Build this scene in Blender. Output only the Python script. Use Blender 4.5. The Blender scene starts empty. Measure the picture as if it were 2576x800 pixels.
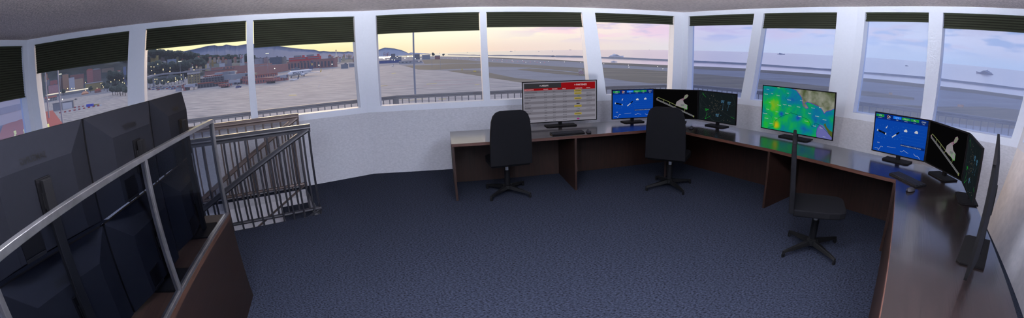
import bpy, math, random
from mathutils import Vector, Matrix
from mathutils.geometry import tessellate_polygon
random.seed(7)
S = bpy.context.scene
COL = S.collection
PI = math.pi
R = math.radians
# ------------------------------------------------------------------ camera model (140 degree equidistant panorama)
FP, CX, CY, PITCH, ROLL, EYE = 1049.85, 1458.727, 274.942, 0.1428327, 0.0071513, 1.85
cp, sp = math.cos(PITCH), math.sin(PITCH); cr, sr = math.cos(ROLL), math.sin(ROLL)
ROT = Matrix(((1, 0, 0), (0, cp, sp), (0, -sp, cp))) @ Matrix(((cr, 0, sr), (0, 1, 0), (-sr, 0, cr)))
def ray(x, y):
    a, b = (x - CX) / FP, (CY - y) / FP
    r = math.hypot(a, b) + 1e-9
    return ROT @ Vector((math.sin(r) * a / r, math.cos(r), math.sin(r) * b / r))
def onz(x, y, z):
    "the point where the line of sight through a photo pixel meets the level z"
    d = ray(x, y); t = (z - EYE) / d.z
    return Vector((d.x * t, d.y * t, z))
def atd(x, y, dist):
    "the point on a line of sight at a given horizontal distance"
    d = ray(x, y); t = dist / math.hypot(d.x, d.y)
    return Vector((d.x * t, d.y * t, EYE + d.z * t))
cam = bpy.data.cameras.new('camera'); co = bpy.data.objects.new('camera', cam); COL.objects.link(co); S.camera = co
cam.type = 'PANO'; cam.panorama_type = 'FISHEYE_LENS_POLYNOMIAL'
cam.sensor_fit = 'HORIZONTAL'; cam.sensor_width = 25.76; cam.sensor_height = 8.0
cam.fisheye_fov = 6.0
cam.fisheye_polynomial_k0 = 0; cam.fisheye_polynomial_k1 = -100 / FP
cam.fisheye_polynomial_k2 = cam.fisheye_polynomial_k3 = cam.fisheye_polynomial_k4 = 0
cam.shift_x = -(CX - 1288) / 2576; cam.shift_y = -(400 - CY) / 800
cam.clip_start = 0.02; cam.clip_end = 90000
m4 = Matrix(((ROT[0][0], ROT[0][2], -ROT[0][1]), (ROT[1][0], ROT[1][2], -ROT[1][1]), (ROT[2][0], ROT[2][2], -ROT[2][1]))).to_4x4()
m4.translation = (0, 0, EYE); co.matrix_world = m4
S.view_settings.view_transform = 'Standard'; S.view_settings.look = 'None'; S.view_settings.gamma = 1
S.view_settings.use_curve_mapping = False; S.view_settings.exposure = 0
S.cycles.use_denoising = True
S.cycles.max_bounces = 10; S.cycles.diffuse_bounces = 4; S.cycles.glossy_bounces = 3; S.cycles.transparent_max_bounces = 16
S.cycles.sample_clamp_indirect = 6

# ------------------------------------------------------------------ materials
def lin(c):
    c = [x / 255 for x in c[:3]]
    return tuple([(x / 12.92 if x <= .04045 else ((x + .055) / 1.055) ** 2.4) for x in c] + [1])
def newmat(name):
    m = bpy.data.materials.new(name); m.use_nodes = True; nt = m.node_tree; nt.nodes.clear()
    o = nt.nodes.new('ShaderNodeOutputMaterial'); return m, nt, o
def mat(name, rgb, rough=.6, metal=0, noise=0, nscale=8, bump=0, bscale=60, rgb2=None, stretch=None, spec=.5, coat=0, grain=None):
    m, nt, o = newmat(name)
    b = nt.nodes.new('ShaderNodeBsdfPrincipled'); nt.links.new(b.outputs[0], o.inputs[0])
    c = lin(rgb); b.inputs['Base Color'].default_value = c
    b.inputs['Roughness'].default_value = rough; b.inputs['Metallic'].default_value = metal
    b.inputs['Specular IOR Level'].default_value = spec
    if coat: b.inputs['Coat Weight'].default_value = coat; b.inputs['Coat Roughness'].default_value = .08
    tc = nt.nodes.new('ShaderNodeTexCoord'); vec = tc.outputs['Object']
    if stretch:
        mp = nt.nodes.new('ShaderNodeMapping'); mp.inputs['Scale'].default_value = stretch[:3]
        if len(stretch) > 3: mp.inputs['Rotation'].default_value = (0, 0, stretch[3])
        nt.links.new(vec, mp.inputs[0]); vec = mp.outputs[0]
    if noise or rgb2:
        n = nt.nodes.new('ShaderNodeTexNoise'); n.inputs['Scale'].default_value = nscale; n.inputs['Detail'].default_value = 6
        n.inputs['Roughness'].default_value = .6
        nt.links.new(vec, n.inputs['Vector'])
        r = nt.nodes.new('ShaderNodeValToRGB'); nt.links.new(n.outputs[0], r.inputs[0])
        c2 = lin(rgb2) if rgb2 else tuple([x * (1 - noise) for x in c[:3]] + [1])
        r.color_ramp.elements[0].position = .35; r.color_ramp.elements[1].position = .65
        r.color_ramp.elements[0].color = c2; r.color_ramp.elements[1].color = c
        nt.links.new(r.outputs[0], b.inputs['Base Color'])
    if bump:
        n2 = nt.nodes.new('ShaderNodeTexNoise'); n2.inputs['Scale'].default_value = bscale; n2.inputs['Detail'].default_value = 4
        nt.links.new(vec, n2.inputs['Vector'])
        bp = nt.nodes.new('ShaderNodeBump'); bp.inputs['Strength'].default_value = bump; bp.inputs['Distance'].default_value = .01
        nt.links.new(n2.outputs[0], bp.inputs['Height']); nt.links.new(bp.outputs[0], b.inputs['Normal'])
    return m
def emis(name, rgb, strength=1.0):
    m, nt, o = newmat(name)
    e = nt.nodes.new('ShaderNodeEmission'); e.inputs[0].default_value = lin(rgb); e.inputs[1].default_value = strength
    nt.links.new(e.outputs[0], o.inputs[0]); return m
def screenmat(name, rgb, strength=.9):
    "a lit display: emission plus a faint glossy surface"
    m, nt, o = newmat(name)
    e = nt.nodes.new('ShaderNodeEmission'); e.inputs[0].default_value = lin(rgb); e.inputs[1].default_value = strength
    nt.links.new(e.outputs[0], o.inputs[0]); return m
def glass(name, tint=(255, 255, 255), refl=.06, film=0.0, filmcol=(200, 210, 230), rough=0.0):
    m, nt, o = newmat(name)
    t = nt.nodes.new('ShaderNodeBsdfTransparent'); t.inputs[0].default_value = lin(tint)
    g = nt.nodes.new('ShaderNodeBsdfGlossy'); g.inputs['Roughness'].default_value = rough
    fr = nt.nodes.new('ShaderNodeLayerWeight'); fr.inputs['Blend'].default_value = refl
    mx = nt.nodes.new('ShaderNodeMixShader')
    ml = nt.nodes.new('ShaderNodeMath'); ml.operation = 'MULTIPLY'; ml.inputs[1].default_value = .8; nt.links.new(fr.outputs['Fresnel'], ml.inputs[0])
    nt.links.new(ml.outputs[0], mx.inputs[0]); nt.links.new(t.outputs[0], mx.inputs[1]); nt.links.new(g.outputs[0], mx.inputs[2])
    out = mx.outputs[0]
    if film:
        d = nt.nodes.new('ShaderNodeBsdfTranslucent'); d.inputs[0].default_value = lin(filmcol)
        d2 = nt.nodes.new('ShaderNodeBsdfDiffuse'); d2.inputs[0].default_value = lin(filmcol)
        ad = nt.nodes.new('ShaderNodeAddShader'); nt.links.new(d.outputs[0], ad.inputs[0]); nt.links.new(d2.outputs[0], ad.inputs[1])
        m2 = nt.nodes.new('ShaderNodeMixShader'); m2.inputs[0].default_value = film
        nt.links.new(out, m2.inputs[1]); nt.links.new(ad.outputs[0], m2.inputs[2]); out = m2.outputs[0]
    nt.links.new(out, o.inputs[0]); return m
def woodmat(name, rgb, rgb2, rough, axis='x', rot=0, coat=0, scale=1, spec=.5):
    m, nt, o = newmat(name)
    b = nt.nodes.new('ShaderNodeBsdfPrincipled'); nt.links.new(b.outputs[0], o.inputs[0])
    b.inputs['Roughness'].default_value = rough; b.inputs['Specular IOR Level'].default_value = spec
    if coat: b.inputs['Coat Weight'].default_value = coat; b.inputs['Coat Roughness'].default_value = .1
    tc = nt.nodes.new('ShaderNodeTexCoord'); mp = nt.nodes.new('ShaderNodeMapping')
    sc = {'x': (1.2, 26, 26), 'z': (26, 26, 1.2), 'y': (26, 1.2, 26)}[axis]
    mp.inputs['Scale'].default_value = [s * scale for s in sc]; mp.inputs['Rotation'].default_value = (0, 0, rot)
    nt.links.new(tc.outputs['Object'], mp.inputs[0])
    n = nt.nodes.new('ShaderNodeTexNoise'); n.inputs['Scale'].default_value = 2.2; n.inputs['Detail'].default_value = 8; n.inputs['Distortion'].default_value = .6
    nt.links.new(mp.outputs[0], n.inputs['Vector'])
    r = nt.nodes.new('ShaderNodeValToRGB'); nt.links.new(n.outputs[0], r.inputs[0])
    r.color_ramp.elements[0].position = .3; r.color_ramp.elements[1].position = .7
    r.color_ramp.elements[0].color = lin(rgb2); r.color_ramp.elements[1].color = lin(rgb)
    nt.links.new(r.outputs[0], b.inputs['Base Color'])
    bp = nt.nodes.new('ShaderNodeBump'); bp.inputs['Strength'].default_value = .12; bp.inputs['Distance'].default_value = .004
    nt.links.new(n.outputs[0], bp.inputs['Height']); nt.links.new(bp.outputs[0], b.inputs['Normal'])
    return m
def facade(name, wall, win, bw=3.2, bh=3.0, gap=.34, wall2=None):
    "plaster front with a regular grid of darker windows (window grid is a surface pattern)"
    m, nt, o = newmat(name)
    b = nt.nodes.new('ShaderNodeBsdfPrincipled'); nt.links.new(b.outputs[0], o.inputs[0]); b.inputs['Roughness'].default_value = .7
    tc = nt.nodes.new('ShaderNodeTexCoord'); sx = nt.nodes.new('ShaderNodeSeparateXYZ'); nt.links.new(tc.outputs['Object'], sx.inputs[0])
    ad = nt.nodes.new('ShaderNodeMath'); ad.operation = 'ADD'; nt.links.new(sx.outputs[0], ad.inputs[0]); nt.links.new(sx.outputs[1], ad.inputs[1])
    def inside(src, period, frac):
        dv = nt.nodes.new('ShaderNodeMath'); dv.operation = 'DIVIDE'; dv.inputs[1].default_value = period; nt.links.new(src, dv.inputs[0])
        fr = nt.nodes.new('ShaderNodeMath'); fr.operation = 'FRACT'; nt.links.new(dv.outputs[0], fr.inputs[0])
        s = nt.nodes.new('ShaderNodeMath'); s.operation = 'SUBTRACT'; s.inputs[1].default_value = .5; nt.links.new(fr.outputs[0], s.inputs[0])
        a = nt.nodes.new('ShaderNodeMath'); a.operation = 'ABSOLUTE'; nt.links.new(s.outputs[0], a.inputs[0])
        l = nt.nodes.new('ShaderNodeMath'); l.operation = 'LESS_THAN'; l.inputs[1].default_value = frac; nt.links.new(a.outputs[0], l.inputs[0]); return l.outputs[0]
    i1 = inside(ad.outputs[0], bw, gap * .75); i2 = inside(sx.outputs[2], bh, gap)
    mu = nt.nodes.new('ShaderNodeMath'); mu.operation = 'MULTIPLY'; nt.links.new(i1, mu.inputs[0]); nt.links.new(i2, mu.inputs[1])
    mx = nt.nodes.new('ShaderNodeMix'); mx.data_type = 'RGBA'; nt.links.new(mu.outputs[0], mx.inputs[0])
    mx.inputs[6].default_value = lin(wall); mx.inputs[7].default_value = lin(win); nt.links.new(mx.outputs[2], b.inputs['Base Color'])
    return m

# ------------------------------------------------------------------ mesh builder
class MB:
    def __init__(s): s.v, s.f, s.m = [], [], []
    def add(s, pts, faces, m=0):
        o = len(s.v); s.v += [tuple(p) for p in pts]; s.f += [tuple(i + o for i in f) for f in faces]; s.m += [m] * len(faces); return s
    def hexa(s, p, m=0):   # bottom 0..3 counter-clockwise, top 4..7
        return s.add(p, [(3, 2, 1, 0), (4, 5, 6, 7), (0, 1, 5, 4), (1, 2, 6, 5), (2, 3, 7, 6), (3, 0, 4, 7)], m)
    def box(s, c, d, rz=0, m=0, M=None):
        x, y, z = [k / 2 for k in d]; P = [(-x, -y, -z), (x, -y, -z), (x, y, -z), (-x, y, -z), (-x, -y, z), (x, -y, z), (x, y, z), (-x, y, z)]
        rot = M if M else Matrix.Rotation(rz, 3, 'Z'); c = Vector(c)
        return s.hexa([c + rot @ Vector(p) for p in P], m)
    def prism(s, poly, z0, z1, m=0):
        a = sum(poly[i][0] * poly[(i + 1) % len(poly)][1] - poly[(i + 1) % len(poly)][0] * poly[i][1] for i in range(len(poly)))
        if a < 0: poly = poly[::-1]
        n = len(poly); P = [(p[0], p[1], z0) for p in poly] + [(p[0], p[1], z1) for p in poly]
        return s.add(P, [tuple(range(n - 1, -1, -1)), tuple(range(n, 2 * n))] + [(i, (i + 1) % n, n + (i + 1) % n, n + i) for i in range(n)], m)
    def prismx(s, poly, x0, x1, m=0, M=None):
        "polygon in the y-z plane swept along x"
        n = len(poly); P = [(x0, p[0], p[1]) for p in poly] + [(x1, p[0], p[1]) for p in poly]
        if M: P = [M @ Vector(p) for p in P]
        return s.add(P, [tuple(range(n - 1, -1, -1)), tuple(range(n, 2 * n))] + [(i, (i + 1) % n, n + (i + 1) % n, n + i) for i in range(n)], m)
    def plate(s, poly, y0, y1, m=0):
        "polygon in the x-z plane swept along y"
        n = len(poly); P = [(p[0], y0, p[1]) for p in poly] + [(p[0], y1, p[1]) for p in poly]
        return s.add(P, [tuple(range(n)), tuple(range(2 * n - 1, n - 1, -1))] + [(i, n + i, n + (i + 1) % n, (i + 1) % n) for i in range(n)], m)
    def tube(s, a, b, r, seg=8, r2=None, m=0):
        a, b = Vector(a), Vector(b); r2 = r if r2 is None else r2; d = (b - a).normalized()
        u = d.orthogonal().normalized(); w = d.cross(u); P = []
        for (c, q) in ((a, r), (b, r2)):
            for i in range(seg): t = 2 * PI * i / seg; P.append(c + q * (math.cos(t) * u + math.sin(t) * w))
        return s.add(P, [tuple(range(seg - 1, -1, -1)), tuple(range(seg, 2 * seg))] + [(i, (i + 1) % seg, seg + (i + 1) % seg, seg + i) for i in range(seg)], m)
    def beam(s, a, b, w, h, m=0, up=(0, 0, 1)):
        a, b = Vector(a), Vector(b); d = (b - a).normalized(); side = d.cross(Vector(up)).normalized(); u = side.cross(d)
        P = []
        for c in (a, b):
            P += [c - side * w / 2 - u * h / 2, c + side * w / 2 - u * h / 2, c + side * w / 2 + u * h / 2, c - side * w / 2 + u * h / 2]
        return s.add(P, [(3, 2, 1, 0), (4, 5, 6, 7), (0, 1, 5, 4), (1, 2, 6, 5), (2, 3, 7, 6), (3, 0, 4, 7)], m)
    def lathe(s, c, prof, seg=16, m=0):
        c = Vector(c); P = []; F = []
        for (r, z) in prof:
            for i in range(seg): t = 2 * PI * i / seg; P.append(c + Vector((r * math.cos(t), r * math.sin(t), z)))
        for k in range(len(prof) - 1):
            for i in range(seg): j = (i + 1) % seg; F.append((k * seg + i, k * seg + j, (k + 1) * seg + j, (k + 1) * seg + i))
        F.append(tuple(range(seg - 1, -1, -1))); F.append(tuple(range((len(prof) - 1) * seg, len(prof) * seg)))
        return s.add(P, F, m)
    def blob(s, c, r, sz=1, jit=.25, m=0, rings=5, seg=7):
        c = Vector(c); P = [c + Vector((0, 0, r * sz))]; F = []
        for k in range(1, rings):
            a = PI * k / rings
            for i in range(seg):
                t = 2 * PI * i / seg; q = r * (1 + random.uniform(-jit, jit))
                P.append(c + Vector((q * math.sin(a) * math.cos(t), q * math.sin(a) * math.sin(t), q * sz * math.cos(a))))
        P.append(c - Vector((0, 0, r * sz)))
        for i in range(seg): F.append((0, 1 + i, 1 + (i + 1) % seg))
        for k in range(rings - 2):
            for i in range(seg):
                a0 = 1 + k * seg + i; a1 = 1 + k * seg + (i + 1) % seg; F.append((a0, a0 + seg, a1 + seg, a1))
        L = len(P) - 1
        for i in range(seg): F.append((L, 1 + (rings - 2) * seg + (i + 1) % seg, 1 + (rings - 2) * seg + i))
        return s.add(P, F, m)
    def ngon(s, pts, m=0):
        return s.add(pts, [tuple(range(len(pts)))], m)
    def build(s, name, mats, parent=None, bevel=0, smooth=False, segs=2):
        me = bpy.data.meshes.new(name); me.from_pydata(s.v, [], s.f)
        for mm in (mats if isinstance(mats, (list, tuple)) else [mats]): me.materials.append(mm)
        for i, p in enumerate(me.polygons): p.material_index = s.m[i]; p.use_smooth = smooth
        me.update()
        o = bpy.data.objects.new(name, me); COL.objects.link(o)
        if parent: o.parent = parent
        if bevel:
            b = o.modifiers.new('b', 'BEVEL'); b.width = bevel; b.segments = segs; b.limit_method = 'ANGLE'; b.angle_limit = R(40)
        return o
def thing(name, label, cat, loc=(0, 0, 0), rz=0, group=None):
    o = bpy.data.objects.new(name, None); o.empty_display_size = .1; COL.objects.link(o); o.location = loc; o.rotation_euler = (0, 0, rz)
    o['label'] = label; o['category'] = cat
    if group: o['group'] = group
    return o
def tag(o, label, cat, group=None, kind=None):
    o['label'] = label; o['category'] = cat
    if group: o['group'] = group
    if kind: o['kind'] = kind
    return o
def struct(o): o['kind'] = 'structure'; return o
def dup(root, loc, rz, label=None, group=None):
    kids = {}
    for ob in COL.objects:
        if ob.parent: kids.setdefault(ob.parent.name, []).append(ob)
    r = root.copy(); COL.objects.link(r); r.location = loc; r.rotation_euler = (0, 0, rz)
    if label: r['label'] = label
    if group: r['group'] = group
    def rec(src, dst):
        for ch in kids.get(src.name, []):
            c = ch.copy(); COL.objects.link(c); c.parent = dst; rec(ch, c)
    rec(root, r)
    return r
_tc = {}
def text(mb, s, size, x, z, y=0, m=0, align='LEFT', mirror=False, bold=0):
    "lettering as flat mesh in the x-z plane, facing -y"
    key = (s, align, bold)
    if key not in _tc:
        cu = bpy.data.curves.new('t', 'FONT'); cu.body = s; cu.align_x = align; cu.size = 1; cu.resolution_u = 2; cu.offset = bold
        ob = bpy.data.objects.new('t', cu); COL.objects.link(ob)
        dg = bpy.context.evaluated_depsgraph_get(); dg.update(); me = ob.evaluated_get(dg).to_mesh()
        _tc[key] = ([tuple(v.co) for v in me.vertices], [tuple(p.vertices) for p in me.polygons])
        ob.evaluated_get(dg).to_mesh_clear(); bpy.data.objects.remove(ob); bpy.data.curves.remove(cu)
    V, F = _tc[key]
    k = -1 if mirror else 1
    mb.add([(x + k * v[0] * size, y, z + v[1] * size) for v in V], F, m)

# ------------------------------------------------------------------ shared materials
M = {}
M['white'] = mat('white_paint', (224, 229, 240), .5, noise=.025, nscale=30, spec=.3)
M['plaster'] = mat('plaster', (204, 205, 212), .85, rgb2=(188, 190, 198), nscale=26, bump=.06, bscale=60, stretch=(1, 1, 2.2))
M['plaster_light'] = mat('plaster_light', (238, 235, 238), .85, rgb2=(226, 224, 228), nscale=12, bump=.1, bscale=60)
M['carpet'] = mat('carpet', (48, 54, 69), .98, rgb2=(13, 15, 22), nscale=50, bump=.2, bscale=220, stretch=(1, 1.8, 1, .5), spec=.05)
M['ceil'] = mat('ceiling_board', (250, 236, 230), .95, rgb2=(196, 184, 180), nscale=16, bump=.5, bscale=70, stretch=(1, 3.4, 1, R(35)), spec=.05)
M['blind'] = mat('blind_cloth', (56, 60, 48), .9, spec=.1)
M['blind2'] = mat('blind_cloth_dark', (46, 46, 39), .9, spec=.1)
M['desk_top'] = woodmat('desk_top', (40, 31, 31), (22, 18, 18), .22, 'x', coat=.35)
M['desk_side'] = woodmat('desk_side', (40, 23, 17), (25, 14, 11), .5, 'z', spec=.3)
M['edge'] = woodmat('desk_edge', (74, 45, 34), (52, 30, 24), .45, 'x')
M['console'] = woodmat('console_wood', (27, 16, 14), (18, 11, 10), .5, 'x', spec=.3)
M['console_top'] = woodmat('console_top', (66, 46, 36), (44, 30, 24), .5, 'x', spec=.25)
M['black'] = mat('black_plastic', (14, 15, 18), .5, spec=.1, noise=.1, nscale=40)
M['tvback'] = mat('tv_back', (17, 18, 23), .9, noise=.1, nscale=50, spec=.06)
M['tvdark'] = mat('tv_recess', (9, 9, 11), .6, spec=.04)
M['bezel'] = mat('bezel', (13, 13, 15), .8, spec=.08)
M['fabric'] = mat('chair_fabric', (13, 14, 18), .8, noise=.15, nscale=60, bump=.1, bscale=200, spec=.08)
M['chair_metal'] = mat('chair_base', (18, 19, 21), .4, metal=.4)
M['chrome'] = mat('chrome', (200, 202, 210), .3, metal=.6)
M['steel'] = mat('glass_frame_metal', (150, 148, 150), .3, metal=.85, noise=.35, nscale=7)
M['rail_dark'] = mat('rail_dark', (34, 35, 42), .4, metal=.3)  # same railing metal seen against the light; that shade is in the tone
M['rail_warm_lit'] = mat('rail_metal_warm_lit', (92, 80, 76), .4, metal=.3)  # same railing metal again, with warm light put into its brown
M['rail_out'] = mat('rail_outdoor', (104, 106, 114), .5, metal=.2)
M['glass'] = glass('window_glass', refl=.03, film=.045, filmcol=(150, 162, 190))  # bluish film puts the outdoor haze into the pane
M['glass_blue'] = glass('window_glass_blue', tint=(238, 242, 252), refl=.02, film=.07, filmcol=(186, 192, 212))  # blue tint is the glass itself, the film adds haze
M['glass_haze'] = glass('window_glass_hazed', tint=(228, 235, 248), refl=.03, film=.13, filmcol=(214, 216, 226))  # pale film puts haze and double reflection into the pane
M['glass_screen'] = glass('screen_glass', tint=(226, 230, 238), refl=.05)
M['key'] = mat('key_plastic', (26, 28, 34), .5, spec=.2)
M['mouse'] = mat('mouse_plastic', (48, 48, 54), .5, spec=.2)
SKYTOP = .35; SUNE = 2.6
# ------------------------------------------------------------------ room shell: a many sided control cab whose walls lean outwards
K = 0.3; HC = 2.634; ZS = 0.945; ZB = 1.035; ZT = 2.543; TH = .2
WL = [('far_left', -118.0, 5.38), ('front_left', -45.2, 6.44), ('front', -18.2, 6.57), ('front_right', 53.2, 5.995), ('right', 62.66, 5.602),
      ('near_right', 131.5, 1.68), ('back', 190.0, 3.2)]
def nrm(az): return Vector((math.sin(R(az)), math.cos(R(az))))
def tan_(az): return Vector((math.cos(R(az)), -math.sin(R(az))))
def Dw(i, z): return WL[i][2] + K * z
def corner(i, j, z, w=0.0):
    a, b = nrm(WL[i][1]), nrm(WL[j][1]); da, db = Dw(i, z) + w, Dw(j, z) + w
    det = a.x * b.y - a.y * b.x
    return Vector(((da * b.y - db * a.y) / det, (a.x * db - b.x * da) / det))
def wp(i, u, z, w=0.0):
    p = nrm(WL[i][1]) * (Dw(i, z) + w) + tan_(WL[i][1]) * u
    return Vector((p.x, p.y, z))
N = len(WL)
def ulim(i, z, w):
    t = tan_(WL[i][1]); return corner((i - 1) % N, i, z, w).dot(t), corner(i, (i + 1) % N, z, w).dot(t)
def wall_hex(mb, i, ul, ur, z0, z1, w0=0.0, w1=TH, m=0):
    "ul / ur are functions (z, w) -> u"
    P = []
    for z in (z0, z1):
        P += [wp(i, ul(z, w0), z, w0), wp(i, ur(z, w0), z, w0), wp(i, ur(z, w1), z, w1), wp(i, ul(z, w1), z, w1)]
    mb.hexa(P, m)
def L_(i): return lambda z, w: ulim(i, z, w)[0]
def R_(i): return lambda z, w: ulim(i, z, w)[1]
def U_(a, b=None):     # u at the sill, u at the head
    b = a if b is None else b
    return lambda z, w: a + (b - a) * (z - ZB) / (ZT - ZB)
def offL(i, d): return lambda z, w: ulim(i, z, 0)[0] + d
def offR(i, d): return lambda z, w: ulim(i, z, 0)[1] - d
# openings per wall: (left edge, right edge, blind bottom, glass, blind label)
OPEN = {
 0: [(offR(0, 3.6), offR(0, 2.1), 1.9, 'glass_haze', None), (offR(0, 1.9), offR(0, .12), 1.81, 'glass_haze', 'low hanging black pleated blind in the last window at the far left edge')],
 1: [(offL(1, .15), U_(-2.105), 2.12, 'glass', 'deep dark green pleated blind above the apartment blocks and the red canopy'),
     (U_(-1.80), U_(-.035), 2.237, 'glass', 'dark green pleated blind above the terminal and the mountain ridge'),
     (U_(.08), U_(1.80, 1.86), 2.118, 'glass', 'dark green pleated blind above the brown hall, just left of the first wall corner')],
 2: [(U_(-1.14, -1.24), U_(.59), 2.23, 'glass', 'black green pleated blind cut by the tall lamp mast'),
     (U_(.705), U_(2.465), 2.28, 'glass', 'black green pleated blind above the flight timetable screen'),
     (U_(2.765, 2.72), offR(2, .22), 2.377, 'glass', 'short black pleated blind above the white motor yacht, left of the inner corner')],
 3: [(offL(3, .13), U_(-3.79), 2.353, 'glass_blue', 'narrow short black pleated blind just right of the inner corner'),
     (U_(-3.595), U_(-2.19), 2.285, 'glass_blue', 'black pleated blind above the weather map screen')],
 4: [(offL(4, .14), U_(-1.64, -1.69), 2.414, 'glass_haze', 'short black pleated blind in the hazy window above the right blue screen'),
     (U_(-1.46), offR(4, .12), 2.338, 'glass_haze', 'black pleated blind in the last window at the right edge')],
 5: [(offL(5, .14), offL(5, 1.9), 2.3, 'glass', None), (offL(5, 2.1), offL(5, 3.9), 2.3, 'glass', None)],
 6: [(offL(6, .3), offL(6, 2.6), 2.3, 'glass', None), (offR(6, 2.6), offR(6, .3), 2.3, 'glass', None)],
}
wn = 0
for i, (nm, az, d0) in enumerate(WL):
    mb = MB(); wall_hex(mb, i, L_(i), R_(i), -.02, ZS)
    struct(mb.build('wall_' + nm, M['plaster_light'] if i == 5 else M['plaster']))
    mb = MB()
    wall_hex(mb, i, L_(i), R_(i), ZS, ZB); wall_hex(mb, i, L_(i), R_(i), ZT, HC + .05)
    ops = OPEN[i]; prev = L_(i)
    if i == 6: ops = sorted(ops, key=lambda o: o[0](1.5, 0))
    if i == 0: ops = sorted(ops, key=lambda o: o[0](1.5, 0))
    for (l, r, zb, g, lab) in ops:
        wall_hex(mb, i, prev, l, ZB, ZT); prev = r
        wn += 1
        gm = MB(); P = [wp(i, l(ZB, 0), ZB, .15), wp(i, r(ZB, 0), ZB, .15), wp(i, r(ZT, 0), ZT, .15), wp(i, l(ZT, 0), ZT, .15)]
        n = nrm(az); off = Vector((n.x, n.y, 0)) * .006
        gm.hexa([P[0], P[1], P[1] + off, P[0] + off, P[3], P[2], P[2] + off, P[3] + off])
        struct(gm.build('window_%d' % wn, M[g]))
        if lab:
            # pleated blind: zigzag cloth hanging parallel to the leaning window just inside the reveal
            root = thing('window_blind', lab, 'blind', wp(i, 0, zb, 0))
            ori = Vector(wp(i, 0, zb, 0)); bm = MB(); zz = ZT - .012; pitch = .034; k = 0; rows = []
            nstep = int(round((zz - zb) / (pitch / 2)))
            for k in range(nstep + 1):
                z = zz - (zz - zb) * k / nstep; w = .03 + (.012 if k % 2 else 0)
                rows.append((z, w))
            pts = []
            for (z, w) in rows:
                for (ee, dd) in ((l, .012), (r, -.012)): pts.append(wp(i, ee(z, 0) + dd, z, w) - ori)
            for (z, w) in rows:
                for (ee, dd) in ((l, .012), (r, -.012)): pts.append(wp(i, ee(z, 0) + dd, z, w + .014) - ori)
            h = len(rows) * 2
            for k in range(len(rows) - 1):
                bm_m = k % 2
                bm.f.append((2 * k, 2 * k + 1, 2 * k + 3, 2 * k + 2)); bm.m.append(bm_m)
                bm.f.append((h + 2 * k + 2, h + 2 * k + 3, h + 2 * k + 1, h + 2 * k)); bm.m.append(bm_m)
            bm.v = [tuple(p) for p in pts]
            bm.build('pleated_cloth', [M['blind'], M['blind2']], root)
            for part, (za, zc) in (('head_rail', (zz - .008, zz + .01)), ('bottom_rail', (zb - .012, zb + .006))):
                q = MB(); PP = []
                for z in (za, zc):
                    PP += [wp(i, l(z, 0) + .01, z, .022) - ori, wp(i, r(z, 0) - .01, z, .022) - ori, wp(i, r(z, 0) - .01, z, .062) - ori, wp(i, l(z, 0) + .01, z, .062) - ori]
                q.hexa(PP); q.build(part, M['blind'], root)
    wall_hex(mb, i, prev, R_(i), ZB, ZT)
    struct(mb.build('trim_%d' % (i + 1), M['white']))
# ceiling, floor with the stair opening, balcony
cpoly = [corner((k - 1) % N, k, HC, TH + .25) for k in range(N)]
mb = MB(); mb.prism([(p.x, p.y) for p in cpoly], HC, HC + .2); struct(mb.build('ceiling', M['ceil']))
tA, nA = tan_(-45.2), nrm(-45.2)
def Af(u, w, z=0.0): p = nA * w + tA * u; return Vector((p.x, p.y, z))
PU0, PU1, PW0, PW1 = -2.75, .668, 5.118, 6.335
hole = [Af(PU0, PW0), Af(PU1, PW0), Af(PU1, PW1), Af(PU0, PW1)]
fpoly = [corner((k - 1) % N, k, 0, .1) for k in range(N)]; fpoly = [Vector((p.x, p.y, 0)) for p in fpoly]
tris = tessellate_polygon([fpoly, hole]); allp = fpoly + hole
mb = MB(); mb.add(allp, [tuple(t) for t in tris])
fl = mb.build('floor', M['carpet']); struct(fl)
me = fl.data
for p in me.polygons:
    if p.normal.z < 0: p.flip()
sm = fl.modifiers.new('s', 'SOLIDIFY'); sm.thickness = .12; sm.offset = -1
# stairwell: white lining walls and carpeted treads going down to the left
mb = MB(); t = .08
for (a, b, c, d) in ((PU0 - t, PU1 + t, PW1, PW1 + t), (PU0 - t, PU1 + t, PW0 - t, PW0), (PU1, PU1 + t, PW0, PW1), (PU0 - t, PU0, PW0, PW1)):
    mb.hexa([Af(a, c, -3), Af(b, c, -3), Af(b, d, -3), Af(a, d, -3), Af(a, c, -.012), Af(b, c, -.012), Af(b, d, -.012), Af(a, d, -.012)])
struct(mb.build('wall_stairwell', M['plaster_light']))
st = thing('staircase', 'carpeted steps going down inside the railed floor opening', 'stairs', Af(PU1, (PW0 + PW1) / 2, -3))
so = Vector(st.location)
for k in range(9):
    u1 = PU1 - .02 - .40 * k; u0 = max(u1 - .42, PU0 + .02); z = -.215 - .3 * k
    if u1 < PU0 + .1: break
    q = MB(); P = [Af(u0, PW0 + .02, z - .045), Af(u1, PW0 + .02, z - .045), Af(u1, PW1 - .02, z - .045), Af(u0, PW1 - .02, z - .045)]
    q.hexa([p - so for p in P] + [p + Vector((0, 0, .045)) - so for p in P]); q.build('tread', M['carpet'], st)
    q = MB(); zz2 = z - .3
    P = [Af(u0, PW0 + .02, zz2), Af(u0 + .02, PW0 + .02, zz2), Af(u0 + .02, PW1 - .02, zz2), Af(u0, PW1 - .02, zz2)]
    q.hexa([p - so for p in P] + [p + Vector((0, 0, .255)) - so for p in P]); q.build('riser', M['plaster_light'], st)
mb = MB(); P = [Af(PU0 - .1, PW0 - .1, -3.1), Af(PU1 + .1, PW0 - .1, -3.1), Af(PU1 + .1, PW1 + .1, -3.1), Af(PU0 - .1, PW1 + .1, -3.1)]
mb.hexa(P + [p + Vector((0, 0, .1)) for p in P]); struct(mb.build('floor_below', M['carpet']))
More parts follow.
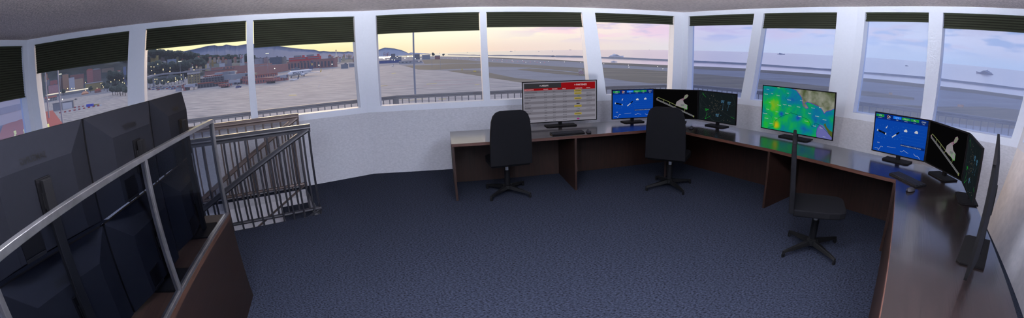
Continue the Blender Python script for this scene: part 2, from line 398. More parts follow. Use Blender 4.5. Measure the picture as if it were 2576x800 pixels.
# stair railings
def stair_rail(w, name, label, material, slope, uend, lam):
    root = thing('stair_railing', label, 'railing', Af(PU1, w, 0)); o = Vector(root.location); A = lambda u, z, dw=0: Af(u, w + dw, z) - o
    u0, u1 = uend, PU1
    q = MB(); q.tube(A(u0, 1.065), A(u1 + .02, 1.065), .024, 10); q.beam(A(u0, 1.095), A(u1 + .02, 1.095), .045, .035); q.beam(A(u0, 1.035), A(u1 + .02, 1.035), .03, .03); q.build('handrail', material, root)
    q = MB(); q.tube(A(u0, .075), A(u1 + .02, .075), .022, 8); q.build('bottom_rail', material, root)
    ue = u0; L = u1 - ue
    q = MB(); q.tube(A(u1, 1.045), A(ue, 1.045 - slope * L), .024, 8); q.beam(A(u1, 1.075), A(ue, 1.075 - slope * L), .04, .03); q.build('sloping_handrail', material, root)
    q = MB(); q.tube(A(u1, .065), A(ue, .065 - slope * L), .016, 8); q.build('sloping_bottom_rail', material, root)
    q = MB(); q.tube(A(u1, -.3), A(u1, 1.08), .014 if lam else .02, 8); q.build('post', material, root)
    u = u1 - .13; k = 0
    while u > u0 + .02:
        q = MB(); q.tube(A(u, .075), A(u, 1.04), .0125, 6); q.build('baluster', material, root)
        s = slope * (u1 - u - .05)
        q = MB(); q.tube(A(u + .05, .065 - s, .03 if w > 5.7 else -.03), A(u + .05, 1.03 - s, .03 if w > 5.7 else -.03), .0125, 6); q.build('baluster', material, root)
        u -= .135
stair_rail(PW0 + .012, 'near', 'dark grey steel railing along the near side of the stair opening', M['rail_dark'], .5, -1.75, True)
stair_rail(PW1 - .012, 'far', 'railing browned by painted warm light along the wall side of the stair opening', M['rail_warm_lit'], .58, -2.3, False)
# balcony and its railing, one railing per side
mb = MB()
bo = {0: 6.4, 1: 7.52, 2: 7.93, 3: 7.35, 4: 7.55, 5: 3.0, 6: 4.6}
def bcorner(i, j, dd=0.0):
    a, b = nrm(WL[i][1]), nrm(WL[j][1]); da, db = bo[i] + dd, bo[j] + dd; det = a.x * b.y - a.y * b.x
    return Vector(((da * b.y - db * a.y) / det, (a.x * db - b.x * da) / det))
bp = [bcorner((k - 1) % N, k, .12) for k in range(N)]
inn = [corner((k - 1) % N, k, 0, .16) for k in range(N)]
for k in range(N):
    a, b, c, d = inn[k], inn[(k + 1) % N], bp[(k + 1) % N], bp[k]
    mb.hexa([(p.x, p.y, -.3) for p in (a, b, c, d)] + [(p.x, p.y, -.06) for p in (a, b, c, d)])
struct(mb.build('balcony', mat('balcony_concrete', (120, 120, 124), .9)))
RL = {0: 'outdoor balcony railing in front of the red canopy at the far left', 1: 'outdoor balcony railing seen through the windows over the stairwell', 2: 'outdoor balcony railing crossed by the tall lamp mast',
      3: 'outdoor balcony railing behind the radar screen and weather map', 4: 'outdoor balcony railing in the hazy windows at the right'}
for i in (0, 1, 2, 3, 4):
    a, b = bcorner((i - 1) % N, i), bcorner(i, (i + 1) % N); d = (b - a); Ln = d.length; d.normalize()
    root = thing('balcony_railing', RL[i], 'railing', (a.x, a.y, -.06)); V3 = lambda s, z: Vector((d.x * s, d.y * s, z + .06))
    q = MB(); q.beam(V3(0, 1.08), V3(Ln, 1.08), .05, .035); q.beam(V3(0, 1.045), V3(Ln, 1.045), .03, .035); q.build('handrail', M['rail_out'], root, bevel=.008)
    q = MB(); q.beam(V3(0, .05), V3(Ln, .05), .04, .03); q.build('bottom_rail', M['rail_out'], root)
    n = int(min(95, Ln / .125)); 
    for k in range(1, n):
        s = Ln * k / n; q = MB(); q.tube(V3(s, .05), V3(s, 1.03), .011, 5); q.build('baluster', M['rail_out'], root)
    for s in (.03, Ln - .03):
        q = MB(); q.beam(V3(s, -.06), V3(s, 1.05), .05, .05, up=(d.x, d.y, 0)); q.build('post', M['rail_out'], root)
UPL = 2000
FILL_GLOW = 108.0
# ------------------------------------------------------------------ desks
def V2(x, y): return Vector((x, y))
F = [V2(-1.571, 4.806), V2(1.252, 5.757), V2(2.217, 4.371), V2(2.95, 2.955), V2(.62, .446)]
def offl(a, b, d):
    t = (b - a).normalized(); n = V2(-t.y, t.x); 
    return a + n * d, b + n * d
def isect(a, b, c, d):
    r, s = b - a, d - c; k = ((c - a).x * s.y - (c - a).y * s.x) / (r.x * s.y - r.y * s.x); return a + r * k
offs = [.83, .83, .82, .77]
lines = [offl(F[k], F[k + 1], offs[k]) for k in range(4)]
B = [lines[0][0]] + [isect(*lines[k], *lines[k + 1]) for k in range(3)] + [lines[3][1]]
DL = ['dark brown desk along the front wall carrying the flight timetable screen', 'dark brown desk between the inner corner and the weather map screen',
      'dark brown desk under the right hand blue screen, in front of the hazy window', 'dark glossy desk running from the radar screen to the near right edge']
HT = .74
def panel(mb, a, b, z0, z1, th=.03):
    t = (b - a).normalized(); n = V2(-t.y, t.x) * th / 2
    mb.prism([tuple(a + n), tuple(b + n), tuple(b - n), tuple(a - n)], z0, z1)
for k in range(4):
    o = F[k]; root = thing('desk', DL[k], 'desk', (o.x, o.y, 0), math.atan2((F[k + 1] - F[k]).y, (F[k + 1] - F[k]).x))
    rt = Matrix.Rotation(-root.rotation_euler[2], 2)
    def lc(p): return rt @ (Vector((p[0], p[1])) - o)
    q = MB(); q.prism([tuple(lc(p)) for p in (F[k], F[k + 1], B[k + 1], B[k])], HT - .032, HT); q.build('desktop', M['desk_top'], root)
    q = MB(); a, b = lc(F[k]), lc(F[k + 1]); q.prism([(a.x, a.y - .006), (b.x, b.y - .006), (b.x, b.y), (a.x, a.y)], HT - .036, HT - .001); q.build('edge_band', M['edge'], root)
    if k < 3:
        l = offl(F[k], F[k + 1], offs[k] - .02); ls = [offl(F[j], F[j + 1], offs[j] - .02) for j in range(4)]
        aa = l[0] if k == 0 else isect(*ls[k - 1], *ls[k]); bb = isect(*ls[k], *ls[k + 1])
        if k == 2: bb = V2(3.66, 3.39)
        q = MB(); panel(q, lc(aa), lc(bb), 0, HT - .034); q.build('modesty_panel', M['desk_side'], root)
    ends = {0: [(F[0] + V2(.018, .01), B[0] + V2(.02, 0)), (V2(-.057, 5.285), V2(-.315, 6.08)), (F[1] + V2(-.01, .04), isect(*ls[0], *ls[1]) if k == 0 else F[1])],
            1: [(V2(2.200, 4.390), V2(*onz(2004, 484, 0)[:2]))], 2: [(V2(2.935, 2.955), V2(3.54, 3.56))], 3: []}[k]
    for (a, b) in ends:
        q = MB(); panel(q, lc(a), lc(b), 0, HT - .034, .028); q.build('side_panel', M['desk_side'], root)
    if k == 3:
        q = MB(); a, b = lc(V2(3.01, 3.02)), lc(F[4]); q.prism([(.02, .004), (b.x, .004), (b.x, .03), (.02, .03)], 0, HT - .034); q.build('front_panel', M['desk_side'], root)
        a, b = lc(F[4]), lc(B[4]); q = MB(); q.prism([(a.x - .03, .03), (a.x, .03), (b.x, b.y - .02), (b.x - .03, b.y - .02)], 0, HT - .034); q.build('side_panel', M['desk_side'], root)

# ------------------------------------------------------------------ screens
SM = {}
def E_(name, rgb, s=.8): SM[name] = screenmat('scr_' + name, rgb, s); return SM[name]
def rect(mb, x0, x1, z0, z1, layer, m):
    y = -.0125 - .0004 * layer; mb.ngon([(x0, y, z0), (x1, y, z0), (x1, y, z1), (x0, y, z1)], m)
def poly(mb, pts, layer, m):
    y = -.0125 - .0004 * layer
    a = sum(pts[i][0] * pts[(i + 1) % len(pts)][1] - pts[(i + 1) % len(pts)][0] * pts[i][1] for i in range(len(pts)))
    if a < 0: pts = pts[::-1]
    mb.ngon([(p[0], y, p[1]) for p in pts], m)
def line(mb, a, b, w, layer, m):
    dx, dz = b[0] - a[0], b[1] - a[1]; L = math.hypot(dx, dz) or 1e-6; nx, nz = -dz / L * w / 2, dx / L * w / 2
    poly(mb, [(a[0] - nx, a[1] - nz), (b[0] - nx, b[1] - nz), (b[0] + nx, b[1] + nz), (a[0] + nx, a[1] + nz)], layer, m)
def ring(mb, cx, cz, r, w, layer, m, a0=0, a1=360, dash=1):
    n = int(abs(a1 - a0) / 8)
    for i in range(n):
        if dash > 1 and i % dash: continue
        t0, t1 = R(a0 + (a1 - a0) * i / n), R(a0 + (a1 - a0) * (i + 1) / n)
        line(mb, (cx + r * math.cos(t0), cz + r * math.sin(t0)), (cx + r * math.cos(t1), cz + r * math.sin(t1)), w, layer, m)
def L2(pts, mb, w, layer, m):
    for a, b in zip(pts, pts[1:]): line(mb, a, b, w, layer, m)
def timetable(mb, w, z0, z1):
    mats = [E_('paper', (136, 134, 146)), E_('row', (114, 111, 121)), E_('grey', (52, 52, 56)), E_('red', (146, 18, 24)), E_('ink', (58, 58, 66)),
            E_('yellow', (172, 152, 52)), E_('pale', (214, 204, 210)), E_('green', (56, 106, 84)), E_('magenta', (140, 50, 120))]
    W, H = w, z1 - z0; X = lambda u: -W / 2 + W * u; Z = lambda v: z1 - H * v
    rect(mb, X(0), X(1), Z(1), Z(0), 0, 0)
    rect(mb, X(.015), X(.51), Z(.15), Z(.025), 1, 2); rect(mb, X(.51), X(.985), Z(.15), Z(.025), 1, 3); rect(mb, X(.015), X(.985), Z(.205), Z(.15), 1, 3)
    def plane(x, z, s): poly(mb, [(x - s, z - s * .8), (x, z + s), (x + s, z - s * .8), (x, z - s * .3)], 2, 6)
    plane(X(.228), Z(.088), .011); text(mb, 'ARRIVI', .034, X(.245), Z(.108), -.0137, 6, bold=.01)
    plane(X(.70), Z(.088), .011); text(mb, 'PARTENZE', .034, X(.717), Z(.108), -.0137, 6, bold=.01)
    cols = [(.02, 'DESTINAZIONE'), (.27, 'ORARIO'), (.385, 'PREVISTO'), (.525, 'VOLO'), (.70, 'COMPAGNIA'), (.86, 'STATO')]
    for u, s in cols: text(mb, s, .019, X(u), Z(.19), -.0137, 6, bold=.01)
    dest = ['LONDRA STANSTED', 'NAPOLI CAPOD.', 'ROMA FIUMICINO', 'CATANIA', 'OLBIA', 'MONACO', 'PALERMO', 'PARIGI ORLY', 'CAGLIARI', 'BARI', 'LAMEZIA', 'TRAPANI']
    tm = ['06:00', '06:15', '06:35', '06:50', '07:10', '07:25', '07:45', '08:10', '08:30', '08:55', '09:20', '09:40']
    kind = 'YYGYVWYGVYGM'
    st = ['', 'IMBARCO', 'IMBARCO', 'CHECK IN', 'CHECK IN', 'CHIUSO', '', 'IN ORARIO', '', '', '', '']
    for i in range(12):
        za, zb = .21 + .0655 * i, .21 + .0655 * (i + 1)
        if i % 2 == 0: rect(mb, X(.015), X(.985), Z(zb), Z(za), 1, 1)
        zt = Z(zb - .018)
        text(mb, dest[i], .02, X(.02), zt, -.0137, 4, bold=.012); text(mb, tm[i], .018, X(.28), zt, -.0137, 4, bold=.01); text(mb, tm[i], .018, X(.395), zt, -.0137, 4, bold=.01)
        text(mb, 'AZ%d' % (1360 + 37 * i), .018, X(.53), zt, -.0137, 4, bold=.01)
        if st[i]: text(mb, st[i], .018, X(.86), zt, -.0137, 4, bold=.01)
        c = kind[i]
        if c == 'Y': rect(mb, X(.69), X(.79), Z(zb - .008), Z(za + .008), 2, 5); rect(mb, X(.70), X(.78), Z(zb - .026), Z(za + .026), 3, 4)
        elif c == 'G': ring(mb, X(.735), Z((za + zb) / 2), .009, .003, 2, 7); text(mb, 'ita', .03, X(.742), zt - .002, -.0137, 7, bold=.01)
        elif c == 'V': text(mb, 'volo', .026, X(.715), zt, -.0137, 4, bold=.01); line(mb, (X(.765), Z(za + .03)), (X(.772), Z(za + .012)), .005, 2, 3)
        elif c == 'W': rect(mb, X(.72), X(.765), Z(zb - .02), Z(za + .02), 2, 4)
        else: rect(mb, X(.725), X(.76), Z(zb - .016), Z(za + .016), 2, 8)
    return mats
def bluescreen(mb, w, z0, z1):
    mats = [E_('blue', (12, 72, 176), .78), E_('bluetop', (10, 48, 140), .8), E_('bgreen', (34, 150, 60), .85), E_('blight', (28, 120, 235), .9), E_('btxt', (190, 205, 225), .75),
            E_('bnavy', (10, 42, 112), .8), E_('white', (215, 218, 225), .7), E_('dark', (14, 20, 34), .7), E_('orange', (232, 140, 60), .9), E_('bline', (40, 104, 190), .8), E_('borange', (20, 84, 190), .8)]
    W, H = w, z1 - z0; X = lambda u: -W / 2 + W * u; Z = lambda v: z1 - H * v
    rect(mb, X(0), X(1), Z(1), Z(0), 0, 0); rect(mb, X(0), X(1), Z(.15), Z(0), 1, 1)
    names = ['VFR', '', '12°C', '10km+', '9kt', 'QNH']
    for i in range(6):
        a, b = .01 + .166 * i, .165 + .166 * i
        rect(mb, X(a), X(b), Z(.085), Z(.02), 2, [2, 5, 3, 2, 2, 5][i]); rect(mb, X(a), X(b), Z(.125), Z(.09), 2, 5)
        text(mb, names[i], .024, X((a + b) / 2), Z(.073), -.0137, 4, 'CENTER'); text(mb, ['condizioni', 'coperto', 'temp', 'visibilita', 'vento', '1013'][i], .014, X((a + b) / 2), Z(.118), -.0137, 4, 'CENTER')
    ring(mb, X(.245), Z(.055), .011, .006, 3, 8); poly(mb, [(X(.25), Z(.07)), (X(.29), Z(.07)), (X(.285), Z(.045)), (X(.26), Z(.045))], 4, 6)
    for cx, cz, rr in ((X(.155), Z(.47), .075), (X(.41), Z(.45), .07)):
        for d in range(0, 360, 30):
            x, z = cx + rr * math.cos(R(d)), cz + rr * math.sin(R(d)); text(mb, str(d // 10), .017, x, z - .005, -.0133, 9, 'CENTER', bold=.01)
        ring(mb, cx, cz, rr * .72, .0015, 1, 9, dash=2)
    line(mb, (X(.06), Z(.45)), (X(.23), Z(.51)), .022, 2, 7); rect(mb, X(.052), X(.075), Z(.475), Z(.425), 3, 4); rect(mb, X(.215), X(.238), Z(.54), Z(.49), 3, 4)
    line(mb, (X(.07), Z(.62)), (X(.235), Z(.34)), .0018, 2, 9); poly(mb, [(X(.215), Z(.355)), (X(.25), Z(.28)), (X(.24), Z(.35)), (X(.225), Z(.37))], 3, 6)
    line(mb, (X(.355), Z(.57)), (X(.43), Z(.48)), .013, 2, 6); line(mb, (X(.43), Z(.48)), (X(.485), Z(.41)), .016, 2, 7)
    for (a, b) in ((.60, .34), (.80, .33)):
        poly(mb, [(X(a - .028), Z(b + .035)), (X(a + .03), Z(b + .035)), (X(a + .034), Z(b)), (X(a + .012), Z(b - .035)), (X(a - .012), Z(b - .025)), (X(a - .034), Z(b + .005))], 2, 6)
    for v in (.26, .34, .42, .5, .58, .65): line(mb, (X(.57), Z(v)), (X(.97), Z(v)), .001, 1, 9); text(mb, '%d' % (2000 - int(v * 2000)), .014, X(.525), Z(v + .01), -.0133, 9)
    rect(mb, X(.53), X(.99), Z(.76), Z(.70), 2, 5); text(mb, 'VENTO E VISIBILITA ULTIME 24 ORE', .0165, X(.535), Z(.745), -.0137, 4)
    text(mb, '0.06', .018, X(.08), Z(.79), -.0137, 4)
    L2([(X(.04), Z(.93)), (X(.10), Z(.93)), (X(.12), Z(.97)), (X(.16), Z(.86)), (X(.2), Z(.87))], mb, .003, 2, 4)
    line(mb, (X(.28), Z(.84)), (X(.45), Z(.83)), .002, 2, 4)
    L2([(X(.54), Z(.88)), (X(.57), Z(.9)), (X(.61), Z(.85)), (X(.65), Z(.88)), (X(.7), Z(.9))], mb, .003, 2, 4)
    L2([(X(.8), Z(.88)), (X(.84), Z(.93)), (X(.88), Z(.92)), (X(.93), Z(.99))], mb, .003, 2, 4)
    return mats
def runwaymap(mb, w, z0, z1):
    mats = [E_('mapblack', (10, 10, 11), .6), E_('runway', (120, 120, 124), .7), E_('taxi', (132, 140, 90), .7), E_('apron', (150, 145, 150), .7), E_('mapgreen', (90, 190, 80), .7), E_('mappink', (150, 120, 135), .7)]
    W, H = w, z1 - z0; X = lambda u: -W / 2 + W * u; Z = lambda v: z1 - H * v
    rect(mb, X(0), X(1), Z(1), Z(0), 0, 0)
    line(mb, (X(.06), Z(.36)), (X(.93), Z(.92)), .022, 1, 1); line(mb, (X(.06), Z(.355)), (X(.93), Z(.915)), .003, 2, 0)
    P = lambda l: [(X(a), Z(b)) for a, b in l]
    L2(P([(.07, .32), (.09, .28), (.30, .40), (.60, .60), (.66, .62)]), mb, .007, 2, 2)
    L2(P([(.07, .32), (.06, .36)]), mb, .02, 2, 5)
    for a, b, c, d in ((.22, .35, .23, .45), (.36, .44, .37, .55), (.52, .55, .47, .6), (.72, .62, .71, .76)): line(mb, (X(a), Z(b)), (X(c), Z(d)), .006, 2, 2)
    poly(mb, P([(.50, .55), (.52, .42), (.60, .33), (.66, .34), (.70, .46), (.77, .52), (.77, .68), (.66, .62)]), 3, 3)
    poly(mb, P([(.60, .33), (.66, .28), (.69, .34), (.66, .37)]), 3, 5)
    poly(mb, P([(.67, .30), (.71, .17), (.76, .13), (.79, .18), (.76, .26), (.70, .32)]), 3, 5)
    L2(P([(.70, .28), (.73, .18), (.76, .16), (.77, .19), (.74, .25), (.71, .29)]), mb, .005, 4, 4)
    L2(P([(.66, .6), (.70, .52), (.765, .55), (.77, .66), (.75, .68), (.66, .62)]), mb, .005, 4, 4)
    L2(P([(.53, .5), (.56, .42), (.62, .38)]), mb, .003, 4, 5); L2(P([(.62, .47), (.66, .56), (.72, .6)]), mb, .003, 4, 4)
    rect(mb, X(.62), X(.7), Z(.56), Z(.5), 4, 1); rect(mb, X(.91), X(.935), Z(.95), Z(.89), 3, 2)
    return mats
def radarscreen(mb, w, z0, z1):
    mats = [E_('radar', (25, 32, 35), .7), E_('rline', (62, 72, 74), .7), E_('rgreen', (34, 150, 50), .8), E_('rtan', (140, 128, 110), .75), E_('rblue', (80, 130, 165), .8)]
    W, H = w, z1 - z0; X = lambda u: -W / 2 + W * u; Z = lambda v: z1 - H * v
    rect(mb, X(0), X(1), Z(1), Z(0), 0, 0); rnd = random.Random(5)
    P = lambda l: [(X(a), Z(b)) for a, b in l]
    for r, a0, a1, cx, cz in ((.27, 60, 200, .45, .5), (.17, 200, 330, .5, .6), (.33, 10, 80, .5, .5), (.1, 0, 300, .15, .3)):
        n = 26; pts = [(X(cx) + r * math.cos(R(a0 + (a1 - a0) * i / n)), Z(cz) + r * math.sin(R(a0 + (a1 - a0) * i / n))) for i in range(n + 1)]
        pts = [p for p in pts if abs(p[0]) < W / 2 - .005 and z0 + .005 < p[1] < z1 - .005]; L2(pts, mb, .0016, 1, 1)
    for l in ([(.02, .2), (.3, .62), (.2, .86)], [(.1, .98), (.5, .52), (.85, .75), (.97, .72)], [(.4, .05), (.36, .4), (.55, .9)], [(.6, .1), (.75, .5), (.98, .3)], [(.02, .5), (.4, .97)]): L2(P(l), mb, .0014, 1, 1)
    for _ in range(46):
        a, b = rnd.gauss(.47, .09), rnd.gauss(.5, .12); c, d = a + rnd.uniform(-.03, .03), b + rnd.uniform(-.03, .03)
        if .03 < a < .95 and .03 < b < .95 and .03 < c < .95 and .03 < d < .95: line(mb, (X(a), Z(b)), (X(c), Z(d)), .0018, 2, 3)
    for a, b in ((.3, .22), (.4, .12), (.45, .38), (.55, .3), (.7, .92), (.8, .88), (.86, .9), (.5, .72)): rect(mb, X(a), X(a + .01), Z(b + .014), Z(b), 2, 3)
    L2(P([(.10, .04), (.12, .10), (.2, .2)]), mb, .003, 2, 2); L2(P([(.24, .72), (.2, .96), (.34, .83)]), mb, .003, 2, 2); L2(P([(.88, .76), (.97, .8)]), mb, .003, 2, 2)
    for a, b in ((.115, .1), (.195, .955)): rect(mb, X(a - .008), X(a + .008), Z(b + .01), Z(b - .01), 3, 2)
    text(mb, 'RYR41', .026, X(.18), Z(.64), -.0137, 2, bold=.03); text(mb, '210', .022, X(.19), Z(.68), -.0137, 2, bold=.02)
    for a, b in ((.61, .28), (.78, .3), (.48, .77)): text(mb, 'AZ17', .026, X(a), Z(b), -.0137, 4, bold=.03); text(mb, '35 28', .022, X(a), Z(b + .05), -.0137, 4, bold=.02)
    line(mb, (X(.67), Z(.35)), (X(.66), Z(.55)), .0016, 2, 4); line(mb, (X(.82), Z(.35)), (X(.79), Z(.55)), .0016, 2, 4)
    for a, b in ((.66, .55), (.79, .55), (.62, .76)): rect(mb, X(a - .006), X(a + .006), Z(b + .01), Z(b - .01), 3, 4)
    return mats
def weathermat():
    m, nt, o = newmat('scr_weather'); e = nt.nodes.new('ShaderNodeEmission'); nt.links.new(e.outputs[0], o.inputs[0]); e.inputs[1].default_value = .62
    tc = nt.nodes.new('ShaderNodeTexCoord'); n = nt.nodes.new('ShaderNodeTexNoise'); n.inputs['Scale'].default_value = 5.5; n.inputs['Detail'].default_value = 3; nt.links.new(tc.outputs['Object'], n.inputs['Vector'])
    sx = nt.nodes.new('ShaderNodeSeparateXYZ'); nt.links.new(tc.outputs['Object'], sx.inputs[0])
    def blobm(cx, cz, r, amp):
        v = nt.nodes.new('ShaderNodeCombineXYZ'); nt.links.new(sx.outputs[0], v.inputs[0]); nt.links.new(sx.outputs[2], v.inputs[2])
        d = nt.nodes.new('ShaderNodeVectorMath'); d.operation = 'DISTANCE'; d.inputs[1].default_value = (cx, 0, cz); nt.links.new(v.outputs[0], d.inputs[0])
        mr = nt.nodes.new('ShaderNodeMapRange'); mr.interpolation_type = 'SMOOTHSTEP'; mr.inputs[1].default_value = 0; mr.inputs[2].default_value = r; mr.inputs[3].default_value = amp; mr.inputs[4].default_value = 0
        nt.links.new(d.outputs['Value'], mr.inputs[0]); return mr.outputs[0]
    nm_ = nt.nodes.new('ShaderNodeMath'); nm_.operation = 'MULTIPLY_ADD'; nm_.inputs[1].default_value = .62; nm_.inputs[2].default_value = .225; nt.links.new(n.outputs[0], nm_.inputs[0]); cur = nm_.outputs[0]
    for b in ((-.30, .13, .09, .30), (-.29, .16, .14, .05), (-.42, .42, .2, .16), (-.05, .2, .3, .06), (.18, .26, .12, .16), (.35, .45, .25, -.10), (.0, .58, .25, -.10), (.12, .16, .12, -.16), (-.38, .25, .22, .12), (-.28, .40, .16, .10), (-.24, .30, .06, -.2), (.03, .28, .06, -.16)):
        a = nt.nodes.new('ShaderNodeMath'); a.operation = 'ADD'; nt.links.new(cur, a.inputs[0]); nt.links.new(blobm(*b), a.inputs[1]); cur = a.outputs[0]
    r = nt.nodes.new('ShaderNodeValToRGB'); nt.links.new(cur, r.inputs[0]); cr_ = r.color_ramp
    cr_.elements[0].position = .28; cr_.elements[0].color = lin((70, 40, 170)); cr_.elements[1].position = .92; cr_.elements[1].color = lin((235, 205, 30))
    for p, c in ((.36, (30, 92, 190)), (.46, (18, 140, 175)), (.56, (14, 170, 130)), (.68, (40, 205, 70)), (.80, (150, 205, 40))):
        el = cr_.elements.new(p); el.color = lin(c)
    nt.links.new(r.outputs[0], e.inputs[0]); return m
def landmat():
    m, nt, o = newmat('scr_land'); e = nt.nodes.new('ShaderNodeEmission'); nt.links.new(e.outputs[0], o.inputs[0]); e.inputs[1].default_value = .62
    tc = nt.nodes.new('ShaderNodeTexCoord'); n = nt.nodes.new('ShaderNodeTexNoise'); n.inputs['Scale'].default_value = 7; n.inputs['Detail'].default_value = 5; nt.links.new(tc.outputs['Object'], n.inputs['Vector'])
    r = nt.nodes.new('ShaderNodeValToRGB'); nt.links.new(n.outputs[0], r.inputs[0]); r.color_ramp.elements[0].position = .35; r.color_ramp.elements[1].position = .65
    r.color_ramp.elements[0].color = lin((92, 104, 68)); r.color_ramp.elements[1].color = lin((178, 180, 166)); nt.links.new(r.outputs[0], e.inputs[0]); return m
def weathermap(mb, w, z0, z1):
    mats = [weathermat(), landmat(), E_('violet', (96, 70, 200), .6), E_('sea', (120, 122, 196), .62), E_('coast', (8, 60, 62), .6), E_('wtxt', (190, 215, 215), .7), E_('olive', (96, 108, 50), .6), E_('contour', (10, 120, 120), .55)]
    W, H = w, z1 - z0; X = lambda u: -W / 2 + W * u; Z = lambda v: z1 - H * v; P = lambda l: [(X(a), Z(b)) for a, b in l]
    rect(mb, X(0), X(1), Z(1), Z(0), 0, 0)
    land = [(.42, 0), (.48, .03), (.53, .12), (.56, .18), (.57, .28), (.585, .36), (.63, .41), (.66, .39), (.64, .34), (.61, .29), (.64, .255), (.69, .275), (.74, .30), (.80, .33), (.84, .38), (.875, .46), (.90, .41), (.95, .38), (1, .33), (1, 0)]
    def ear(mb_, pts, layer, m):
        vs = [Vector((a, b, 0)) for a, b in pts]; y = -.0125 - .0004 * layer
        for t in tessellate_polygon([vs]):
            q = [pts[i] for i in t]; poly(mb_, q, layer, m)
    ear(mb, P(land), 2, 1); L2(P(land[:-1]), mb, .008, 3, 2)
    ear(mb, P([(.80, 1), (.79, .92), (.80, .80), (.83, .71), (.87, .72), (.90, .78), (.95, .87), (1, .95), (1, 1)]), 2, 3); L2(P([(.80, .995), (.79, .92), (.80, .80), (.83, .71)]), mb, .008, 3, 2)
    ear(mb, P([(.88, .70), (.90, .66), (.92, .74), (.96, .80), (1, .83), (1, .95), (.95, .87), (.91, .78)]), 3, 6)
    coast = [(.10, .98), (.18, .93), (.20, .88), (.20, .80), (.24, .72), (.30, .65), (.36, .60), (.42, .55), (.47, .56), (.53, .58), (.60, .61), (.66, .64), (.69, .70), (.72, .78), (.75, .78), (.76, .70), (.80, .71), (.86, .75), (.92, .83), (1, .95)]
    L2(P(coast), mb, .004, 4, 4)
    L2(P([(.34, .02), (.33, .1), (.36, .16), (.33, .24), (.36, .28)]), mb, .002, 4, 4); L2(P([(.0, .62), (.08, .64), (.14, .70), (.17, .8)]), mb, .002, 4, 4)
    rnd = random.Random(3)
    for _ in range(150):
        a, b = rnd.uniform(.01, .97), rnd.uniform(.02, .6)
        if (a > .55 and b < .4) : continue
        if b > .55 - abs(a - .42) * .4 and a > .2: continue
        c, d = a + rnd.uniform(-.018, .018), b + rnd.uniform(.005, .04); line(mb, (X(a), Z(b)), (X(c), Z(d)), .0015, 2, 7)
    for nm, a, b in (('Aosta', .05, .08), ('Biella', .21, .02), ('Ivrea', .12, .17), ('Novara', .20, .2), ('Lodi', .35, .12), ('Piacenza', .36, .27), ('Rivarolo', .02, .2), ('Asti', .09, .38), ('Tortona', .22, .42),
                     ('Voghera', .30, .39), ('Bobbio', .38, .4), ('Parma', .54, .25), ('Fidenza', .50, .4), ('Cuneo', .06, .55), ('Ovada', .20, .58), ('Genova', .34, .58), ('Rapallo', .53, .61), ('Reggio', .66, .51), ('Modena', .76, .55),
                     ('Bologna', .86, .6), ('Levanto', .62, .69), ('Spezia', .74, .77), ('Savona', .19, .73), ('Ventimiglia', .01, .66), ('Sanremo', .04, .77), ('Imperia', .12, .88), ('Massa', .83, .79), ('Lucca', .88, .97), ('Ferrara', .70, .38), ('Mantova', .80, .35)):
        text(mb, nm, .017, X(a), Z(b), -.0145, 5, bold=.015)
    return mats
def make_tv(w, h, content, label, loc=(0, 0, 0), rz=0, zb=.06, stand=True, group=None, basew=.34, based=.19, thick=.04, name='monitor'):
    root = thing(name, label, 'monitor', loc, rz, group)
    z0, z1 = zb, zb + h; b = .012
    q = MB(); q.box((0, -.002, z1 - b / 2), (w, .02, b)); q.box((0, -.002, z0 + b / 2), (w, .02, b)); q.box((-w / 2 + b / 2, -.002, (z0 + z1) / 2), (b, .02, h)); q.box((w / 2 - b / 2, -.002, (z0 + z1) / 2), (b, .02, h)); q.build('bezel', M['bezel'], root)
    q = MB(); i = b - .001
    q.box((0, -.002, (z0 + z1) / 2), (w - 2 * i, .012, h - 2 * i)); q.build('display_panel', M['tvdark'], root)
    if content:
        q = MB(); mats = content(q, w - 2 * b, z0 + b, z1 - b); q.v = [(p[0], p[1] + .0035, p[2]) for p in q.v]; q.build('screen', mats, root)
    # bevelled rear housing
    ix, it, ib = .14 * w / .7, .25 * h, .06 * h; y0, y1 = .008, thick
    P = [(-w / 2, y0, z0), (w / 2, y0, z0), (w / 2, y0, z1), (-w / 2, y0, z1), (-w / 2 + ix, y1, z0 + ib), (w / 2 - ix, y1, z0 + ib), (w / 2 - ix, y1, z1 - it), (-w / 2 + ix, y1, z1 - it)]
    q = MB(); q.add(P, [(0, 1, 2, 3), (7, 6, 5, 4), (0, 4, 5, 1), (1, 5, 6, 2), (2, 6, 7, 3), (3, 7, 4, 0)]); q.build('rear_housing', M['tvback'], root, bevel=.002)
    q = MB(); q.box((-.02, y1 + .003, (z0 + z1) / 2 - .02), (.085, .018, .17)); q.build('mount_bracket', M['tvdark'], root, bevel=.003)
    q = MB(); q.box((w * .17, y1 + .0015, z0 + ib + .06), (.12, .006, .09)); q.build('port_recess', M['tvdark'], root)
    q = MB(); q.box((w * .17, y1 + .0025, z0 + ib + .005), (.12, .008, .014)); q.build('port_label', M['bezel'], root)
    q = MB(); text(q, 'SAMSUNG', .032 * w / .7, 0, z1 - it - .03 + .045, 0, 0, 'CENTER', bold=.02)
    fr = (.045 - .03) / it
    # lettering lies on the slanted upper bevel of the housing, mirrored as on the photographed set
    q.v = [(p[0], y1 - (y1 - y0) * max(0, (p[2] - (z1 - it))) / it + .002, p[2]) for p in q.v]; q.build('maker_lettering', mat('lettering', (8, 8, 9), .6, spec=.05) if 'lettering' not in bpy.data.materials else bpy.data.materials['lettering'], root)
    if stand:
        q = MB(); q.box((0, .03, (z0 + .014) / 2 + .04), (.05, .03, z0 + .07)); q.build('stand_neck', M['bezel'], root)
        q = MB(); q.prism([(-basew / 2, -based * .35), (-basew / 2 + .03, -based / 2), (basew / 2 - .03, -based / 2), (basew / 2, -based * .35), (basew / 2, based / 2), (-basew / 2, based / 2)], 0, .014); q.build('stand_base', M['bezel'], root, bevel=.003)
    return root
